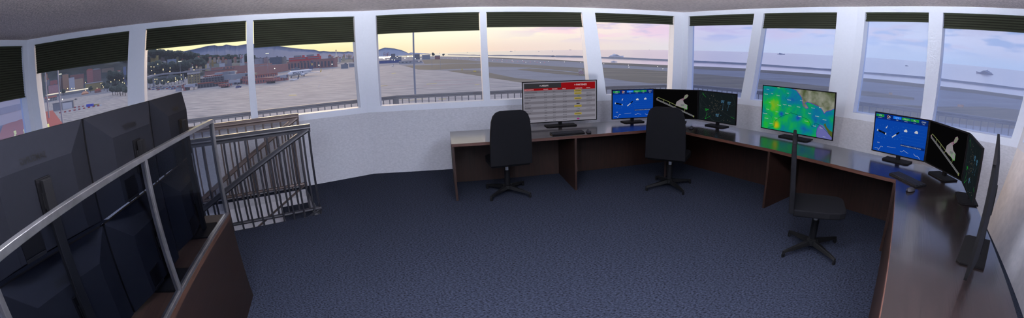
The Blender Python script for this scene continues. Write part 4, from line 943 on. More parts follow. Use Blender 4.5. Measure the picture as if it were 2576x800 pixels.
bl = [  # x0,x1,ybase,ytop,dist,wall,roof,label
 (158.8, 174.5, 224.5, 187, 1150, (168, 130, 106), None, 'narrow orange brown apartment tower left of the white fronted block'),
 (126.8, 145, 222, 202, 1150, (170, 104, 104), None, 'small pinkish red block behind the tall light masts'),
 (122.8, 147.5, 234, 214, 1000, (176, 130, 138), None, 'low pink block with white top behind the light masts'),
 (147.5, 158.8, 220, 196, 1180, (104, 80, 80), None, 'dark brown block between the masts and the orange tower'),
 (178, 212.8, 216, 187, 1200, (142, 96, 92), None, 'red brown apartment block behind the white fronted and tan blocks'),
 (175, 189, 226, 195, 1080, (190, 190, 200), None, 'narrow white grey apartment block with lit orange base'),
 (189, 210.5, 224, 198, 1080, (184, 152, 126), None, 'tan apartment block joined to the narrow white one'),
 (219.5, 236, 209, 176, 1200, (168, 108, 108), 'hip', 'pink left half of the largest apartment block'),
 (234.5, 255.5, 209, 175, 1200, (132, 98, 98), 'hip', 'brown right half of the largest apartment block'),
 (257, 288, 198, 171, 1300, (160, 144, 132), None, 'tan grey apartment block on the wooded slope'),
 (215, 260, 220, 209, 1000, (150, 134, 84), 'gable', 'low yellow arcade building below the large apartment blocks'),
 (312, 319, 208, 168, 1000, (104, 118, 156), None, 'slim blue tower just left of the wide white mullion'),
 (379, 399, 155, 137, 1500, (196, 172, 96), None, 'yellow apartment block high on the wooded hill'),
 (399, 422, 154, 142, 1520, (132, 122, 120), None, 'grey brown apartment row on the wooded hill'),
 (424, 440, 149, 142, 1560, (158, 152, 150), None, 'pale apartment block high on the hill right of the grey brown row'),
 (421, 444, 161, 149, 1400, (132, 148, 172), None, 'blue grey apartment block below the pale one'),
 (404, 418, 163, 154, 1380, (168, 162, 160), None, 'pale low apartment block left of the blue grey one'),
 (444, 450, 158, 143, 1420, (128, 126, 84), None, 'narrow olive apartment block at the end of the hill row'),
 (500, 516, 160, 151, 1500, (132, 100, 90), None, 'brown block on the far slope'),
 (532, 544, 160, 150, 1500, (168, 138, 74), None, 'ochre block on the far slope'),
 (545, 557, 161, 152, 1500, (168, 172, 184), 'hip', 'pale blue block right of the ochre one'),
 (516, 528, 173, 162, 1250, (192, 170, 112), None, 'yellow block below the far slope'),
 (538, 552, 171, 160, 1250, (142, 148, 130), None, 'greenish block right of the yellow one'),
 (552, 566, 171, 159, 1220, (190, 192, 200), None, 'white block right of the greenish one'),
 (562, 583, 160, 150, 1550, (146, 138, 146), None, 'wide grey pink block on the skyline of the town'),
 (604, 615, 160, 138, 1500, (192, 192, 196), None, 'tall white tower with a round sign at the top'),
 (678, 709, 156, 144, 1100, (66, 78, 98), None, 'dark blue glass office building behind the hall roofs'),
 (709, 721, 156, 144, 1110, (142, 136, 132), None, 'grey office building right of the dark blue one'),
 (664, 676, 158, 145, 1120, (160, 132, 132), None, 'pink block left of the dark blue office'),
 (640, 664, 157, 147, 1130, (150, 150, 160), None, 'pale low block at the left side of the third window'),
]
for bi, (x0, x1, yb, yt, d, wc, rf, lab) in enumerate(bl):
    d *= 1.5 if bi < 12 else (1.3 if bi < 26 and d > 1200 else 1)
    glassy = 'glass office' in lab
    root, wd, H, dp = building('apartment_building', lab, 'building', x0, x1, yb, yt, d, fac(tuple(int(.95 * c + 14) for c in wc), tuple(int(.55 * c + 28) for c in wc), 3.4, 3.3, .3), depth=16, roof=rf, roofm=M['roofred'] if rf == 'hip' and 'brown' not in lab else None)  # wall and window tones lifted and greyed in place of haze
    if 'round sign' in lab:
        q = MB(); q.tube((-1, -.8, H - 8), (-1, -.2, H - 8), 6, 20); sg = q.build('round_sign', mat('sign_red', (150, 60, 70), .7), root)
        for s in (-2.6, 2.6):
            q = MB(); q.tube((-1 + s, -1.0, H - 8), (-1 + s, -.8, H - 8), 2.2, 14); q.build('disc', M['white_wall'], sg)
# houses scattered over the slopes
rnd = random.Random(11); hm = [fac(c, (70, 72, 84), 3, 3, .28) for c in ((176, 160, 140), (188, 180, 176), (160, 120, 100), (150, 148, 156), (196, 184, 150))]
k = 0
for (xa, xb, ya, yb_, da, db, cnt) in ((455, 620, 148, 163, 2100, 1800, 26), (372, 440, 164, 176, 1700, 1500, 8), (640, 720, 150, 158, 1500, 2000, 8), (820, 905, 143, 150, 1700, 2600, 12), (455, 540, 162, 176, 1700, 1400, 10), (290, 320, 180, 205, 1750, 1600, 5), (86, 126, 190, 214, 1700, 1600, 4)):
    for _ in range(cnt):
        x = rnd.uniform(xa, xb); t = rnd.random(); y = ya + (yb_ - ya) * t; d = db + (da - db) * t; wpx = rnd.uniform(4, 9)
        building('house', 'small plastered town house on the hillside beyond the airport', 'house', x - wpx / 2, x + wpx / 2, y, y - rnd.uniform(3, 5.5), d, rnd.choice(hm), depth=10, roof=rnd.choice(['hip', None, 'gable']), roofm=M['roofred'], group='town houses on the hillside')
# forest: trees on the slopes nobody could count
M['leaf'] = mat('leaf_dark', (70, 82, 72), 1, rgb2=(44, 56, 50), nscale=.3)
q = MB(); rnd = random.Random(4); random.seed(4)
for (xa, xb, fy0, fy1, da, db, cnt, rr) in ((60, 330, 0, 100, 2550, 1800, 520, 16), (330, 500, 0, 60, 2550, 1800, 520, 13), (440, 640, 0, 22, 3000, 1950, 260, 12), (370, 480, 160, 186, 1750, 1400, 190, 11), (270, 322, 185, 212, 1600, 1450, 60, 11), (460, 520, 150, 172, 1800, 1500, 60, 11)):
    for _ in range(cnt):
        x = rnd.uniform(xa, xb)
        if fy0 > 100: y = rnd.uniform(fy0, fy1); d = db + (da - db) * (y - fy0) / (fy1 - fy0)
        else:
            sk = 128 if xa == 330 else (100 if xa == 60 else 141); base = 206 if xa == 60 else (186 if xa == 330 else 165)
            sk2 = sk + (abs(x - 230) * .12 if xa == 60 else (abs(x - 400) * .08 if xa == 330 else 0)); t = rnd.random(); y = sk2 + (base - sk2) * t; d = db + (da - db) * t
        p = atd(x, y, d); r = rr * rnd.uniform(.6, 1.2); q.blob(p, r, .8, .3, rings=4, seg=5)
fo = q.build('forest', M['leaf']); tag(fo, 'dark green woods covering the hillsides beyond the airport', 'forest', kind='stuff')

# ------------------------------------------------------------------ airport: brown hall, terminal, gates
M['roofpink'] = mat('roof_sheet_pink', (160, 140, 138), .8); M['brown'] = mat('brown_brick', (162, 116, 108), .9, noise=.12, nscale=.1); M['red'] = mat('red_roof_cladding', (184, 62, 64), .8); M['darkwin'] = mat('dark_window', (70, 74, 88), .5)
M['greyroof'] = mat('grey_metal_roof', (142, 146, 154), .7)
def gdist(x, y): p = gnd(x, y); return math.hypot(p.x, p.y)
def block(name, m, root, ori, rz, x0, x1, y0, y1, z0, z1):
    q = MB(); q.box(((x0 + x1) / 2, (y0 + y1) / 2, (z0 + z1) / 2), (x1 - x0, y1 - y0, z1 - z0)); return q.build(name, m, root)
def frame_at(xa, ya, xb, yb):
    a, b = gnd(xa, ya), gnd(xb, yb); d = b - a; return a, d.length, math.atan2(d.y, d.x), a
# brown hall
a, Ln, rz, _ = frame_at(723, 176.5, 842, 168.5)
hall = thing('exhibition_hall', 'large brown brick hall with tall dark window bays and a red upper storey', 'building', a, rz)
pxm = Ln / 119.0; Hm = lambda x, yb, yt: atd(x, yt, gdist(x, yb)).z - GZ
h1 = Hm(780, 172.5, 150); h2 = Hm(760, 174, 143.5)
block('main_block', M['brown'], hall, a, rz, 0, Ln, 0, 22, 0, h1 * .93)
block('red_upper_storey', M['red'], hall, a, rz, 2 * pxm, 80 * pxm, 8, 21, h1 * .9, h2)
block('parapet_band', M['brown'], hall, a, rz, 62 * pxm, Ln, -.5, 22, h1 * .93, h1 * 1.0)
for (u0, u1) in ((.02, .42), (.46, .75)): block('light_stripe', M['concrete'], hall, a, rz, Ln * u0 * .9 + 2 * pxm, Ln * u1 * .9, 7.5, 8.1, h1 * .9 + (h2 - h1 * .9) * .55, h1 * .9 + (h2 - h1 * .9) * .78)
for k in range(14):
    u = Ln * (.02 + k * .0705); block('window_bay', M['darkwin'], hall, a, rz, u, u + Ln * .034, -.35, .1, h1 * .10, h1 * .72)
for k in range(4): u = Ln * (.28 + k * .075); block('upper_window', M['darkwin'], hall, a, rz, u, u + Ln * .04, -.35, .1, h1 * .76, h1 * .88)
for (u0, u1) in ((.12, .26), (.4, .53)): block('roof_vent', M['concrete'], hall, a, rz, Ln * u0, Ln * u1, 9, 18, h2, h2 + 5)
for u in (.3, .62): block('red_stair_head', M['red'], hall, a, rz, Ln * u, Ln * (u + .03), 10, 18, h2, h2 + 5)
a, Ln, rz, _ = frame_at(640, 190, 726, 178)
hall2 = thing('long_hall', 'long low brown hall with stepped light roof edges, left of the big hall', 'building', a, rz); h1 = Hm(690, 183, 158)
block('main_block', M['brown'], hall2, a, rz, 0, Ln, 0, 50, 0, h1 * .8); block('upper_block', M['brown'], hall2, a, rz, 0, Ln * .6, 10, 50, h1 * .8, h1); block('roof_sheet', M['roofpink'], hall2, a, rz, 0, Ln, 1, 50, h1 * .8, h1 * .81)
for k in range(4): block('skylight_roof', M['concrete'], hall2, a, rz, Ln * (k * .17), Ln * (k * .17 + .12), 2, 10, h1 * .8, h1 * .86)
a, Ln, rz, _ = frame_at(574, 196, 640, 186)
hb = thing('brick_building', 'red brown brick building rising behind the terminal roof', 'building', a, rz); h1 = Hm(600, 192, 166)
block('main_block', M['brown'], hb, a, rz, 0, Ln, 20, 60, 0, h1 * .8); block('upper_block', M['brown'], hb, a, rz, Ln * .15, Ln * .75, 25, 55, h1 * .8, h1 * 1.06); block('roof_edge', M['roofgrey'], hb, a, rz, -1, Ln + 1, 19, 61, h1 * .8, h1 * .84)
for k in range(5): block('window_bay', M['darkwin'], hb, a, rz, Ln * (.18 + .12 * k), Ln * (.24 + .12 * k), 24.6, 25.1, h1 * .86, h1 * 1.0)
# terminal with orange trimmed galleries
M['term'] = facade('terminal_glass', (96, 92, 96), (48, 50, 62), 4.2, 4.2, .4); M['orange'] = mat('orange_trim', (158, 84, 70), .7); M['gal'] = facade('gallery', (168, 104, 96), (70, 72, 84), 4.0, 4.6, .3)
a, Ln, rz, _ = frame_at(497, 222.5, 640, 208)
term = thing('airport_terminal', 'dark glazed airport terminal with orange trimmed galleries and a white roof level', 'terminal', a, rz)
H1 = Hm(560, 216, 203); H2 = Hm(580, 214, 191); H3 = Hm(580, 214, 180)
block('lower_floor', M['term'], term, a, rz, 0, Ln, 0, 40, 0, H1); block('middle_floor', M['term'], term, a, rz, Ln * .02, Ln, 12, 45, H1, H2)
block('white_roof_level', M['white_wall'], term, a, rz, Ln * .06, Ln * .42, 22, 45, H2, (H2 + H3) / 2); block('grey_roof_level', M['greyroof'], term, a, rz, Ln * .25, Ln * .62, 26, 48, H2, H3)
block('stair_tower', M['concrete'], term, a, rz, Ln * .42, Ln * .52, 18, 30, H2, H3 * 1.02); block('orange_lantern', M['orange'], term, a, rz, Ln * .66, Ln * .82, 18, 28, H2, H2 + (H3 - H2) * .55)
for (u0, u1, zf) in ((.06, .42, (H2 + H3) / 2), (.0, .3, H1), (.3, .6, H1 * .72), (.6, 1, H1), (.66, .82, H2 + (H3 - H2) * .6)):
    block('orange_trim', M['orange'], term, a, rz, Ln * u0, Ln * u1, -.6 if zf <= H1 else 17.4, 0 if zf <= H1 else 18, zf - 1.1, zf)
for k in range(9): block('roof_window', M['darkwin'], term, a, rz, Ln * (.075 + .038 * k), Ln * (.10 + .038 * k), 21.6, 22.1, H2 + .8, H2 + 2.6)
a, Ln, rz, _ = frame_at(640, 212, 726, 201)
t2 = thing('departure_gallery', 'orange trimmed departure gallery running behind the airliner', 'terminal', a, rz); H1 = Hm(690, 205, 190)
block('gallery', M['gal'], t2, a, rz, 0, Ln, 0, 20, 0, H1 * .8); block('roof_edge', M['orange'], t2, a, rz, -.5, Ln + .5, -.5, .3, H1 * .8, H1 * .9); block('roof_slab', M['roofgrey'], t2, a, rz, 0, Ln, .3, 20, H1 * .8, H1 * .84); block('rear_gallery', M['gal'], t2, a, rz, Ln * .2, Ln * 1.1, 30, 45, 0, H1 * 1.25); block('rear_roof_edge', M['orange'], t2, a, rz, Ln * .2, Ln * 1.1, 29.6, 30.4, H1 * 1.25, H1 * 1.34); block('rear_roof_slab', M['roofgrey'], t2, a, rz, Ln * .2, Ln * 1.1, 30.4, 45, H1 * 1.25, H1 * 1.28)
block('vaulted_roof', M['greyroof'], t2, a, rz, 0, Ln * .5, 55, 80, 0, H1 * 1.8)
# jet bridges and gate houses
M['jb'] = mat('jet_bridge_grey', (168, 170, 180), .6)
def jetbridge(label, xa, ya, xb, yb, hh=4.2):
    a, b = gnd(xa, ya), gnd(xb, yb); d = b - a; L = d.length; rz = math.atan2(d.y, d.x); root = thing('jet_bridge', label, 'jet bridge', a, rz)
    q = MB(); q.box((L / 2, 0, 5.4), (L, 3, 3)); q.build('tunnel', M['jb'], root)
    q = MB(); q.box((L - 1.5, 0, 5.4), (4.2, 4.4, 3.8)); q.build('cab', M['jb'], root)
    q = MB(); q.box((L + .4, 0, 5.4), (.8, 3.4, 3)); q.build('canopy', M['darkwin'], root)
    for u in (.25, .8):
        for s in (-1, 1):
            q = MB(); q.box((L * u, s, 2), (.5, .5, 4)); q.build('support_leg', M['roofgrey'], root)
    q = MB(); q.lathe((0, 0, 0), [(2.0, 0), (2.0, 7.0), (2.3, 7.0), (2.3, 7.6)], 10); q.build('rotunda', M['gal'], root)
jetbridge('grey jet bridge at the left end of the terminal', 465, 228, 494, 226)
jetbridge('long grey jet bridge in front of the middle of the terminal', 574, 218, 604, 215)
jetbridge('grey jet bridge left of the airliner', 690, 205, 722, 203)
def gatehouse(label, x0, x1, yb, yt, m1):
    a, Ln, rz, _ = frame_at(x0, yb, x1, yb - .6); root = thing('gate_house', label, 'building', a, rz); H = Hm((x0 + x1) / 2, yb, yt)
    block('upper_room', m1, root, a, rz, 0, Ln, 0, 10, H * .45, H); block('roof_slab', M['roofgrey'], root, a, rz, 0, Ln, 0, 10, H, H + .4); block('roof_edge', M['orange'], root, a, rz, -.4, Ln + .4, -.5, 0, H - .5, H + .4); block('floor_edge', M['orange'], root, a, rz, -.4, Ln + .4, -.5, 0, H * .4, H * .46); block('base', M['darkwin'], root, a, rz, Ln * .1, Ln * .6, 2, 8, 0, H * .45)
gatehouse('orange trimmed gate house on the apron below the left white mullion', 665, 688, 210.5, 196, M['gal'])
gatehouse('small orange gate house beside the left jet bridge', 458, 470, 228, 214, M['gal'])
gatehouse('small brown gate house under the long jet bridge', 551, 567, 221.5, 213, M['gal'])
building('office_building', 'pale stepped service building right above the airliner', 'building', 732, 755, 187, 174, gdist(745, 189), M['concrete'], depth=20)
building('warehouse', 'low yellow building between the car park and the terminal', 'building', 472, 504, 197, 186, 760, fac((136, 122, 88), (84, 80, 74), 5, 4, .3), depth=25, roof='gable')
building('service_building', 'pale low kiosk beside the left jet bridge', 'building', 442, 458, 229, 221, gdist(450, 229), M['jb'], depth=8)
# long lit shed in the first window and its neighbours
a, Ln, rz, _ = frame_at(116, 247.5, 224, 230); H = Hm(170, 239, 231.5)
shed = thing('long_shed', 'very long low shed with a bright lit white roof edge beyond the apron', 'shed', a, rz)
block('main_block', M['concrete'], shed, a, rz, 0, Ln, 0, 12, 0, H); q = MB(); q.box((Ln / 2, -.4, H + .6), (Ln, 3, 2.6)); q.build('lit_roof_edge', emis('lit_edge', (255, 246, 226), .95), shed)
building('workshop', 'low workshop with an orange roof at the end of the lit shed', 'building', 114, 143, 254.5, 246, gdist(128, 254.5), fac((150, 146, 146), (70, 70, 80), 4, 3.2, .3), depth=14, roof='gable', roofm=M['roofred'])
building('pavilion', 'small orange tent roofed pavilion beyond the apron', 'pavilion', 205, 223, 237.5, 235, gdist(214, 237.5), mat('tent_orange', (196, 140, 108), .8), depth=10, roof='hip', roofm=mat('tent_roof', (206, 152, 118), .8))
building('cottage', 'small pink cottage with a tiled roof beyond the apron', 'house', 238, 255, 233, 228, gdist(246, 233), fac((176, 122, 112), (80, 74, 80)), depth=10, roof='hip', roofm=M['roofred'])
# concrete hut with a pale door
a, Ln, rz, _ = frame_at(134, 280, 186, 271)
hut = thing('apron_hut', 'grey concrete hut with a large pale door beside the striped barriers', 'hut', a, rz); H = atd(160, 258, gdist(160, 277)).z - GZ
block('body', M['concrete'], hut, a, rz, 0, Ln, 0, 9, 0, H); block('roof', M['roofgrey'], hut, a, rz, -.3, Ln + .3, -.3, 9.3, H, H + .4); block('pale_door', M['white_wall'], hut, a, rz, Ln * .48, Ln * .92, -.25, .05, 0, H * .86)
# containers
def container(label, x0, x1, yb, yt, col):
    a, Ln, rz, _ = frame_at(x0, yb, x1, yb - (x1 - x0) * .13); H = max(2.0, atd((x0 + x1) / 2, yt, gdist((x0 + x1) / 2, yb)).z - GZ); root = thing('shipping_container', label, 'container', a, rz); mm = mat('container_paint', col, .6)
    block('body', mm, root, a, rz, 0, Ln, 0, 2.6, .15, H)
    for k in range(10): block('rib', mm, root, a, rz, Ln * (.04 + k * .098), Ln * (.07 + k * .098), -.08, 0, .3, H - .2)
container('blue container on the apron behind the striped barriers', 217.5, 233, 270.8, 262.5, (56, 72, 190))
container('long low yellow container beside the blue one', 228, 247, 269, 266, (160, 146, 92))
# striped barriers
bp_ = [(149 + (251 - 149) * k / 17, 285.5 + (266.5 - 285.5) * k / 17) for k in range(18)] + [(186 + (217 - 186) * k / 6, 272 + (267.5 - 272) * k / 6) for k in range(6)]
bm1, bm2 = mat('barrier_red', (150, 60, 62), .7), mat('barrier_white', (190, 190, 194), .7); protos = {}
for k, (x, y) in enumerate(bp_):
    red = k % 2 == 0; p = gnd(x, y); a2 = gnd(x + 5, y - .93); rz = math.atan2((a2 - p).y, (a2 - p).x); Lb = (gnd(x + 5.6, y - 1.04) - p).length
    lab = ('red' if red else 'white') + ' block in the striped barrier rows beside the concrete hut'; gr = ('red' if red else 'white') + ' barrier blocks on the apron'
    if red not in protos:
        q = MB(); q.prismx([(-.35, 0), (.35, 0), (.2, .4), (.15, 1.1), (-.15, 1.1), (-.2, .4)], 0, Lb); o = q.build('barrier', bm1 if red else bm2); o.location = p; o.rotation_euler = (0, 0, rz); tag(o, lab, 'barrier', gr); protos[red] = o
    else:
        o = protos[red].copy(); COL.objects.link(o); o.location = p; o.rotation_euler = (0, 0, rz)
# white walled building with blue window bands and the red stepped canopy at the far left
M['band'] = mat('window_band', (128, 138, 164), .5)
pa, pb = atd(-120, 330, 112), atd(111, 290, 150); d = Vector((pb.x - pa.x, pb.y - pa.y)); L = d.length
ob = thing('office_block', 'long white office block with blue window bands behind the red canopy', 'building', (pa.x, pa.y, GZ), math.atan2(d.y, d.x))
block('main_block', M['white_wall'], ob, pa, 0, 0, L, 0, 20, 0, 34)
for k in range(8):
    z = 3 + k * 3.8; bnd = block('window_band', M['band'], ob, pa, 0, .5, L - .6, -.08, .05, z, z + 1.5)
q = MB(); q.box((L - .2, -.1, 17), (.7, .4, 33)); q.build('corner_post', M['darkwin'], ob)
cz = -4.0; cm = mat('canopy_red', (168, 62, 54), .7)
can = [onz(72, 291, cz), onz(133, 279, cz), onz(160, 308, cz), onz(0, 341, cz), onz(-30, 330, cz), onz(13, 302, cz)]
c1, c2, c3, c4 = onz(13, 302, cz), onz(133, 279, cz), onz(160, 306, cz), onz(-6, 340, cz)
cc = thing('canopy', 'red stepped slatted canopy roof in front of the white office block', 'canopy', ((c1 + c3) / 2).to_tuple()); o = Vector(cc.location)
for k in range(6):
    t0, t1 = k / 6, (k + 1) / 6 + .01; A0, A1 = c1.lerp(c4, t0), c1.lerp(c4, t1); B0, B1 = c2.lerp(c3, t0), c2.lerp(c3, t1); dz = Vector((0, 0, -.12 * k)); up = Vector((0, 0, .3))
    q = MB(); q.hexa([A0 + dz - o, B0 + dz - o, B1 + dz - o - up, A1 + dz - o - up, A0 + dz + up * .6 - o, B0 + dz + up * .6 - o, B1 + dz - o - up * .4, A1 + dz - o - up * .4]); q.build('slat', cm, cc)
for t in (.15, .45, .75):
    pnt = c4.lerp(c3, t) - o; q = MB(); q.box((pnt.x, pnt.y, (GZ - cz) / 2 - 1), (.3, .3, (cz - GZ) - 2)); q.build('column', M['white_wall'], cc)
sgm = emis('sign_yellow', (238, 240, 160), .85)
for k, (x, y) in enumerate(((38, 335), (62, 331), (121, 318))):
    p = atd(x, y, math.hypot(*onz(x, y - 2, cz)[:2]) + .5); root = thing('lit_sign', 'small glowing yellow sign under the red canopy, %s' % ['left', 'middle', 'right of the window corner'][k], 'sign', p, math.atan2(d.y, d.x))
    q = MB(); q.box((0, 0, .25), (.9, .06, .3)); q.box((.12, 0, -.05), (.8, .06, .24)); q.box((-.1, 0, -.32), (.7, .06, .2)); q.build('lit_face', sgm, root); q = MB(); q.box((0, .06, 0), (.06, .06, 1.6)); q.build('hanger', M['roofgrey'], root)

# ------------------------------------------------------------------ masts
M['mast'] = mat('mast_steel', (150, 152, 162), .5, metal=.3); M['flood'] = emis('flood_lamp', (244, 246, 226), 1.0)
def mast(label, x, yb, dist, yt, r, head=False, name='light_mast'):
    p = gnd(x, yb) if dist is None else atd(x, yb, dist); dd = math.hypot(p.x, p.y); zt = atd(x - (yb - yt) * .07 if x < 300 else x, yt, dd).z
    root = thing(name, label, 'light mast', (p.x, p.y, GZ), math.atan2(-p.x, p.y)); H = zt - GZ
    q = MB(); q.tube((0, 0, 0), (0, 0, H), r, 8, r * .6); q.build('pole', M['mast'], root)
    if head:
        s = dd / 420
        q = MB(); q.box((0, 0, H), (3.4 * s, .3, .3)); q.build('crossbar', M['mast'], root)
        for k in (-1.3, -.45, .45, 1.3):
            q = MB(); q.box((k * s, -.3, H + .5 * s), (.7 * s, .3, .8 * s)); q.build('floodlight', M['flood'], root)
    return root
mast('slender grey mast, leftmost of the three beside the red canopy', 121.5, 278, 120, 150, .26)
mast('slender grey mast, middle one of three, rising out of the window frame', 155.5, 296, 105, 120, .25)
mast('floodlight mast with lit head, rightmost of three at the left', 158.6, 282, None, 188, .28, True)
mast('floodlight mast standing before the wooded hill beside the yellow warehouse', 456, 214, 600, 155.5, .28, True)
mast('floodlight mast at the departure gallery in front of the dark blue office', 675, 196, 620, 135.5, .28, True)
mast('tall thin grey lamp mast cutting through the window left of the first narrow mullion', 1059, 430, None, -40, .22)
mast('thin distant pole on the airfield, left one of two', 1086.7, 170.5, None, 146, .22)
mast('thin distant pole on the airfield, right one of two', 1107.7, 172.5, None, 147, .22)

# ------------------------------------------------------------------ airliner and small plane
def airliner(label, nose, tail, s=1.0, name='airliner', letters=True):
    a, b = gnd(*nose), gnd(*tail); d = b - a; L = d.length if letters else 14; root = thing(name, label, 'airplane', a, math.atan2(d.y, d.x)); u = L / 39.5
    wm, dm, ym = mat('plane_white', (205, 206, 212), .4), mat('plane_blue', (30, 42, 84), .5), mat('plane_yellow', (214, 176, 66), .5)
    q = MB(); seg = 14; prof = [(0, .1, 2.6), (.6, .8, 2.8), (2, 1.45, 3.1), (5, 1.9, 3.4), (27, 1.9, 3.4), (33, 1.3, 3.9), (38, .45, 4.6), (39.5, .1, 4.8)]
    for (x, r, z) in prof:
        for k in range(seg): t = 2 * PI * k / seg; q.v.append((x * u, r * math.cos(t) * u, (z + r * math.sin(t)) * u))
    for i in range(len(prof) - 1):
        for k in range(seg): j = (k + 1) % seg; q.f.append((i * seg + k, (i + 1) * seg + k, (i + 1) * seg + j, i * seg + j)); q.m.append(0)
    fu = q.build('fuselage', wm, root, smooth=True)
    q = MB(); q.plate([(32 * u, 5 * u), (36.5 * u, 12 * u), (39.5 * u, 12 * u), (38.5 * u, 5 * u)], -.2 * u, .2 * u); fin = q.build('tail_fin', dm, root)
    if letters:
        for sy in (-.25, .25):
            q = MB(); q.tube((36.6 * u, sy * u, 9 * u), (36.6 * u, sy * .9 * u, 9 * u), 1.1 * u, 12); q.build('emblem', ym, fin)
        # large dark word along the fuselage side facing the viewer
        q = MB(); text(q, 'RYANAIR', 2.4 * u, 4.5 * u, 2.6 * u, 0, 0, bold=.04); q.v = [(4.5 * u + (p[0] - 4.5 * u) * 1.55, p[1], p[2]) for p in q.v]
        side = -1
        q.v = [(p[0], side * math.sqrt(max(.01, 1.93 ** 2 - ((p[2] / u) - 3.4) ** 2)) * u, p[2]) for p in q.v]; q.build('airline_lettering', dm, fu)
        for k in range(26): x = (4.5 + k * 1.05) * u; q = MB(); q.box((x, -1.86 * u, 4.0 * u), (.45 * u, .1, .5 * u)); q.build('cabin_window', M['darkwin'], fu)
    for s in (-1, 1):
        q = MB(); q.prism([(14 * u, s * 1.5 * u), (20 * u, s * 1.5 * u), (25.5 * u, s * 16 * u), (23.8 * u, s * 16.6 * u)], 2.3 * u, 2.75 * u); wg = q.build('wing', wm, root)
        q = MB(); q.plate([(23.8 * u, 2.5 * u), (25.6 * u, 2.5 * u), (26.6 * u, 5 * u), (25.8 * u, 5 * u)], s * 16.4 * u, s * 16.6 * u); q.build('winglet', ym if letters else wm, wg)
        q = MB(); q.tube((12.6 * u, s * 5 * u, 1.7 * u), (17 * u, s * 5 * u, 1.8 * u), 1.05 * u, 12, .7 * u); q.build('engine', wm, root, smooth=True)
        q = MB(); q.prism([(34.5 * u, s * .6 * u), (38 * u, s * .6 * u), (39.4 * u, s * 6 * u), (38.2 * u, s * 6 * u)], 4.7 * u, 4.95 * u); q.build('tailplane', wm, root)
    for (x, y) in ((4.5, 0), (19.5, -2.8), (19.5, 2.8)):
        q = MB(); q.tube((x * u, (y - .3) * u, .55 * u), (x * u, (y + .3) * u, .55 * u), .55 * u, 10); q.box((x * u, y * u, 1.3 * u), (.25 * u, .25 * u, 1.6 * u)); q.build('landing_gear', M['darkwin'], root)
airliner('white airliner with dark blue tail and large lettering, parked at the terminal', (724.5, 197), (790, 188))
airliner('small white private jet parked below the airliner', (728, 204.5), (745, 202.5), name='private_jet', letters=False)
airliner('small grey aircraft far out on the striped apron left of the lamp mast', (986, 168), (995, 166.5), name='light_aircraft', letters=False)
# lighthouse
p = atd(846, 147, 1900); lh = thing('lighthouse', 'slender pale lighthouse on the skyline left of the wall corner', 'lighthouse', (p.x, p.y, GZ)); Ht = atd(846, 125, 1900).z - GZ; lm = mat('lighthouse_stone', (226, 214, 190), .8); Hb = atd(846, 143, 1900).z - GZ
q = MB(); q.box((0, 0, Hb / 2), (22, 16, Hb)); q.build('base', lm, lh)
q = MB(); q.lathe((0, 0, Hb), [(7, 0), (4, 6), (2.8, (Ht - Hb) * .45), (3.6, (Ht - Hb) * .46), (2.4, (Ht - Hb) * .5), (2.0, (Ht - Hb) * .85)], 10); q.build('tower', lm, lh)
q = MB(); q.lathe((0, 0, Hb + (Ht - Hb) * .85), [(2.6, 0), (2.6, 3), (.6, (Ht - Hb) * .15)], 10); q.build('lantern', M['brown'], lh)
# port cranes, hangars, sheds, trees at the far end of the airfield
cm_ = mat('crane_red', (150, 92, 96), .8); cy = mat('crane_yellow', (196, 144, 74), .8)
def crane(label, x, yb, yt, dist, m, w=3.0, grp=None):
    p = atd(x, yb, dist); root = thing('harbour_crane', label, 'crane', p, 0, grp); H = atd(x, yt, dist).z - p.z; s = dist / FP; f = Vector((p.y, -p.x, 0)).normalized(); W = w * s
    for sg in (-.5, .5):
        q = MB(); c = f * W * sg; q.box((c.x, c.y, H / 2), (.9 * s * .6, .9 * s * .6, H)); q.build('leg', m, root)
    q = MB(); q.beam(-f * W * .9 + Vector((0, 0, H * .62)), f * W * .9 + Vector((0, 0, H * .62)), .7 * s, .7 * s); q.build('boom', m, root)
    q = MB(); q.beam(-f * W * .2 + Vector((0, 0, H)), f * W * .5 + Vector((0, 0, H)), .7 * s, .7 * s); q.build('top_beam', m, root)
for k, (x, t) in enumerate(((967.5, 132), (973, 134), (977.5, 131.5))): crane('red harbour crane in the row below the headland', x, 145, t, 2200, cm_, grp='red harbour cranes below the headland')
for k, (x, t) in enumerate(((873, 138), (878, 137), (883, 138))): crane('rust coloured harbour crane on the skyline right of the lighthouse', x, 146, t, 2600, cy, 2.2, grp='rust coloured harbour cranes right of the lighthouse')
crane('yellow gantry crane standing across the far end of the airfield', 1030.5, 143.5, 136.5, 1900, cy, 17)
crane('grey gantry crane right of the lamp mast', 1070, 142, 135, 1900, M['mast'], 16)
root, wd, H, dp = building('hangar', 'grey hangar with a tall central block at the far end of the apron', 'hangar', 981, 1010, 150.5, 143.5, 1300, M['concrete'], depth=40)
q = MB(); q.box((-wd * .22, 18, H + 5), (wd * .38, 20, 10)); q.build('tall_block', M['roofgrey'], root)
building('hangar', 'pale hangar row behind the yellow gantry crane', 'hangar', 1040, 1056, 145, 137, 1700, M['roofgrey'], depth=30, roof='gable')
building('hangar', 'low pale hangar right of the lamp mast', 'hangar', 1062, 1082, 144.5, 140, 1600, M['greyroof'], depth=30, roof='gable')
building('hangar', 'low brown shed group beside the dark tree at the far end', 'hangar', 1094, 1107, 144.5, 141.5, 1500, M['brown'], depth=20, roof='gable')
M['bluewall'] = mat('blue_cladding', (70, 84, 140), .7)
building('warehouse', 'long blue and red clad warehouse before the grey hangar', 'warehouse', 952, 1008, 154.5, 152, 1200, M['bluewall'], depth=30)
building('warehouse', 'row of pale sheds with dark doors left of the lamp mast', 'warehouse', 1004, 1051, 158.5, 155.5, 1000, fac((176, 174, 176), (60, 60, 70), 9, 9, .34), depth=20, roof='gable')
